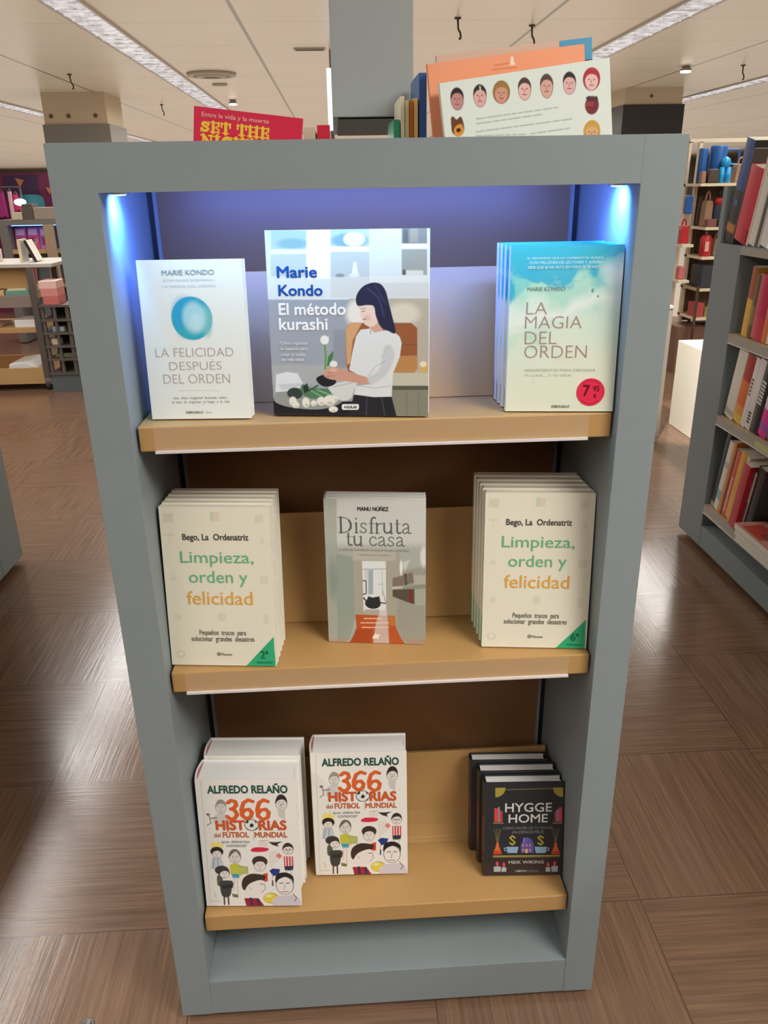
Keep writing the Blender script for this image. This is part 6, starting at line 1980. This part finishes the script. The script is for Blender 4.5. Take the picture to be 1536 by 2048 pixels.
# black lattice rack right of the trolley
lr = thing('lattice_rack', 'black lattice rack holding packets just right of the trolley', 'rack', (-1.945, 4.87, 0))
obj('base', BX(-0.14, 0.14, -0.12, 0.12, 0.0005, 0.12), mat('blue_grey_base', '5c666a', 0.5), lr)
for x in (-0.125, -0.045, 0.04, 0.125):
    obj('upright', BX(x - 0.010, x + 0.010, -0.12, -0.1, 0.12, 0.595), STEEL, lr)
for z in (0.121, 0.22, 0.31, 0.40, 0.49, 0.585):
    obj('shelf', BX(-0.14, 0.14, -0.13, 0.10, z, z + 0.014), STEEL, lr)
obj('back', BX(-0.14, 0.14, 0.101, 0.12, 0.121, 0.595), BLACK, lr)
simple('snack_packet', 'blue-white packet on an upper level of the lattice rack', 'packet', BX(-2.03, -1.95, 4.775, 4.83, 0.4145, 0.45), mat('ice_blue', 'a9bcc0', 0.5), bevel=0.006)
simple('snack_packet', 'cream packet on a lower level of the lattice rack', 'packet', BX(-2.05, -1.99, 4.775, 4.83, 0.3245, 0.37), mat('pale_cream_card', 'e3d9b8', 0.6), bevel=0.006)
simple('snack_packet', 'green packet on the bottom level of the lattice rack', 'packet', BX(-2.04, -1.90, 4.775, 4.83, 0.2345, 0.265), mat('moss_green', '6c7556', 0.6), bevel=0.006)

# second end-cap with a blue-lit recess and pink magazines
eu = thing('lit_end_cap', 'distant grey end-cap with a blue-lit recess of pink magazines', 'bookcase', (-2.65, 6.8, 0))
obj('stile', BX(-0.40, -0.325, 0, 0.3, 0.012, 1.09), mat('distant_grey', '7a7672', 0.5), eu)
obj('stile', BX(0.30, 0.36, 0, 0.3, 0.012, 1.09), mat('distant_grey', '7a7672', 0.5), eu)
obj('header', BX(-0.325, 0.30, 0, 0.3, 1.045, 1.09), mat('distant_grey', '7a7672', 0.5), eu)
obj('back', BX(-0.325, 0.30, 0.25, 0.3, 0.012, 1.045), GREY, eu)
obj('shelf', BX(-0.324, 0.299, 0.02, 0.249, 0.80, 0.835), PINE, eu)
obj('shelf', BX(-0.324, 0.299, 0.02, 0.249, 0.50, 0.53), PINE, eu)
obj('led_line', BX(-0.3, 0.28, 0.03, 0.05, 1.037, 1.0445), emit_mat('far_led_glow', '6f9cff', 4.0), eu)
for k, (x, c, lab) in enumerate(((-0.262, 'c85a92', 'pink magazine at the left of the blue-lit recess'), (-0.152, 'd8548c', 'pink magazine in the middle of the blue-lit recess'), (-0.045, 'b978b0', 'mauve magazine at the right of the blue-lit recess'))):
    def mcov(mb, k=k):
        for q in ((-0.04, 0.035, 0.12, 0.17, 'e6c0dc'), (-0.035, 0.01, 0.03, 0.1, 'a8385c'), (0.0, 0.04, 0.05, 0.09, 'd98a9c')):
            mb.add([(q[0], -0.0003, q[2]), (q[1], -0.0003, q[2]), (q[1], -0.0003, q[3]), (q[0], -0.0003, q[3])], [(0, 1, 2, 3)], hx(q[4]))
    plain_book('magazine', 0.10, 0.185, 0.006, c, stand(-2.65 + x, 6.90, 0.8353, 0, 0.15, 0.006), lab, 'magazines in the blue-lit recess', extra=mcov)
plain_book('face_out_book', 0.13, 0.2, 0.02, 'b02332', stand(-2.89, 6.88, 0.5303, 0, 0.12, 0.02), 'red face-out book below the pink magazines')
simple('leaning_sign', 'beige tall card standing at the right of the blue-lit recess', 'card', BX(-2.63, -2.54, 6.70, 6.715, 0.0005, 1.05), mat('beige_card', 'a58f78', 0.7))
simple('carton', 'dark brown carton on top of the distant end-cap', 'box', BX(-2.83, -2.74, 6.83, 7.0, 1.0905, 1.22), mat('dark_carton', '5c534a', 0.7), bevel=0.003)
simple('carton', 'wide beige carton on top of the distant end-cap', 'box', BX(-2.735, -2.45, 6.83, 7.0, 1.0905, 1.19), mat('beige_carton', '9c8c7e', 0.7), bevel=0.003)
simple('carton', 'small cream carton at the left on the distant end-cap', 'box', BX(-2.93, -2.84, 6.83, 7.0, 1.0905, 1.15), mat('cream_carton', 'c9bfa6', 0.7), bevel=0.003)

# purple children's partition further back
pt = thing('partition_wall', 'purple partition with orange triangles in the far left background', 'partition', (-3.6, 9.0, 0))
obj('panel', BX(-1.2, 0.75, 0, 0.06, 0.0005, 1.52), mat('plum_panel', '6d2448', 0.6, grain=0.1, gscale=4), pt)
obj('dark_panel', BX(-0.15, 0.22, -0.012, -0.001, 1.28, 1.50), mat('aubergine_panel', '3d2447', 0.6), pt)
for x, z, s in ((0.03, 1.42, 0.05), (-0.27, 1.36, 0.05), (0.34, 1.33, 0.04)):
    obj('triangle', MB().prism([(x - s, z + s), (x + s * 0.9, z + s * 0.5), (x - s * 0.2, z - s)], -0.02, -0.0125, 'xz'), mat('orange_decal', 'b8704a', 0.6), pt)
cs = thing('sign_board', 'teal rounded sign board in front of the purple partition', 'sign', (-3.45, 8.85, 0))
n = 28
obj('board', MB().prism([(0.15 * math.copysign(abs(math.cos(2 * math.pi * i / n)) ** 0.6, math.cos(2 * math.pi * i / n)), 1.19 + 0.105 * math.copysign(abs(math.sin(2 * math.pi * i / n)) ** 0.6, math.sin(2 * math.pi * i / n))) for i in range(n)], 0, 0.03, 'xz'), mat('teal_board', '1f7482', 0.5), cs)
obj('leg', BX(-0.02, 0.02, 0.005, 0.025, 0.0005, 1.1), STEEL, cs)
lp = thing('oval_lamp', 'small glowing white oval lamp in front of the teal sign board', 'lamp', (-3.47, 8.6, 0))
obj('glass', MB().ball((0, 0, 1.22), 0.062, 0.05, 0.035), emit_mat('lamp_white', 'ffffff', 8.0), lp, smooth=True)
obj('stem', MB().tube((0, 0, 0.0005), (0, 0, 1.19), 0.008), STEEL, lp)
for x, z0, z1, w, c, lab in ((-3.83, 1.0, 1.36, 0.05, 'd7c4d2', 'pale pink hanging garment at the far left edge'),
                             (-3.72, 1.06, 1.32, 0.09, 'a8307e', 'magenta hanging garment in front of the purple partition'),
                             (-3.62, 1.04, 1.33, 0.05, 'd9a9b4', 'striped pink hanging garment right of the magenta one'),
                             (-3.56, 1.12, 1.30, 0.06, 'c02a62', 'crimson hanging garment left of the teal sign board')):
    g = thing('hanging_garment', lab, 'garment', (x, 8.75, 0), group='garments in front of the purple partition')
    obj('cloth', MB().prism([(-w * 0.35, z1), (w * 0.35, z1), (w * 0.5, z0), (w * 0.1, z0 + 0.02), (-w * 0.1, z0), (-w * 0.5, z0 + 0.01)], -0.02, 0.02, 'xz'), mat(lab.split()[0] + '_cloth', c, 0.8), g, 0.004)
    obj('hanger', MB().path([(-w * 0.35, 0, z1), (0, 0, z1 + 0.03), (w * 0.35, 0, z1), ], 0.004), STEEL, g)
gr = thing('garment_rail', 'steel garment rail at the far left carrying the pink garments', 'rail', (-3.7, 8.75, 0))
obj('bar', MB().tube((-0.35, 0, 1.375), (0.2, 0, 1.375), 0.008), STEEL, gr)
obj('leg', MB().tube((-0.35, 0, 0.0005), (-0.35, 0, 1.375), 0.01), STEEL, gr)
obj('leg', MB().tube((0.2, 0, 0.0005), (0.2, 0, 1.375), 0.01), STEEL, gr)

# bright vertical light panel just left of the hanging column
lt = thing('light_column', 'slim bright bluish-white light column just left of the hanging column', 'lamp', (-0.045, 9.0, 0))
obj('diffuser', BX(-0.045, 0.045, -0.03, 0.03, 1.9, 2.52), emit_mat('cool_tube', 'dfeeff', 1.1), lt, 0.004)
obj('pole', BX(-0.02, 0.02, -0.02, 0.02, 0.0005, 1.9), STEEL, lt)
obj('hanger', BX(-0.01, 0.01, -0.01, 0.01, 2.52, CEIL - 0.001), STEEL, lt)
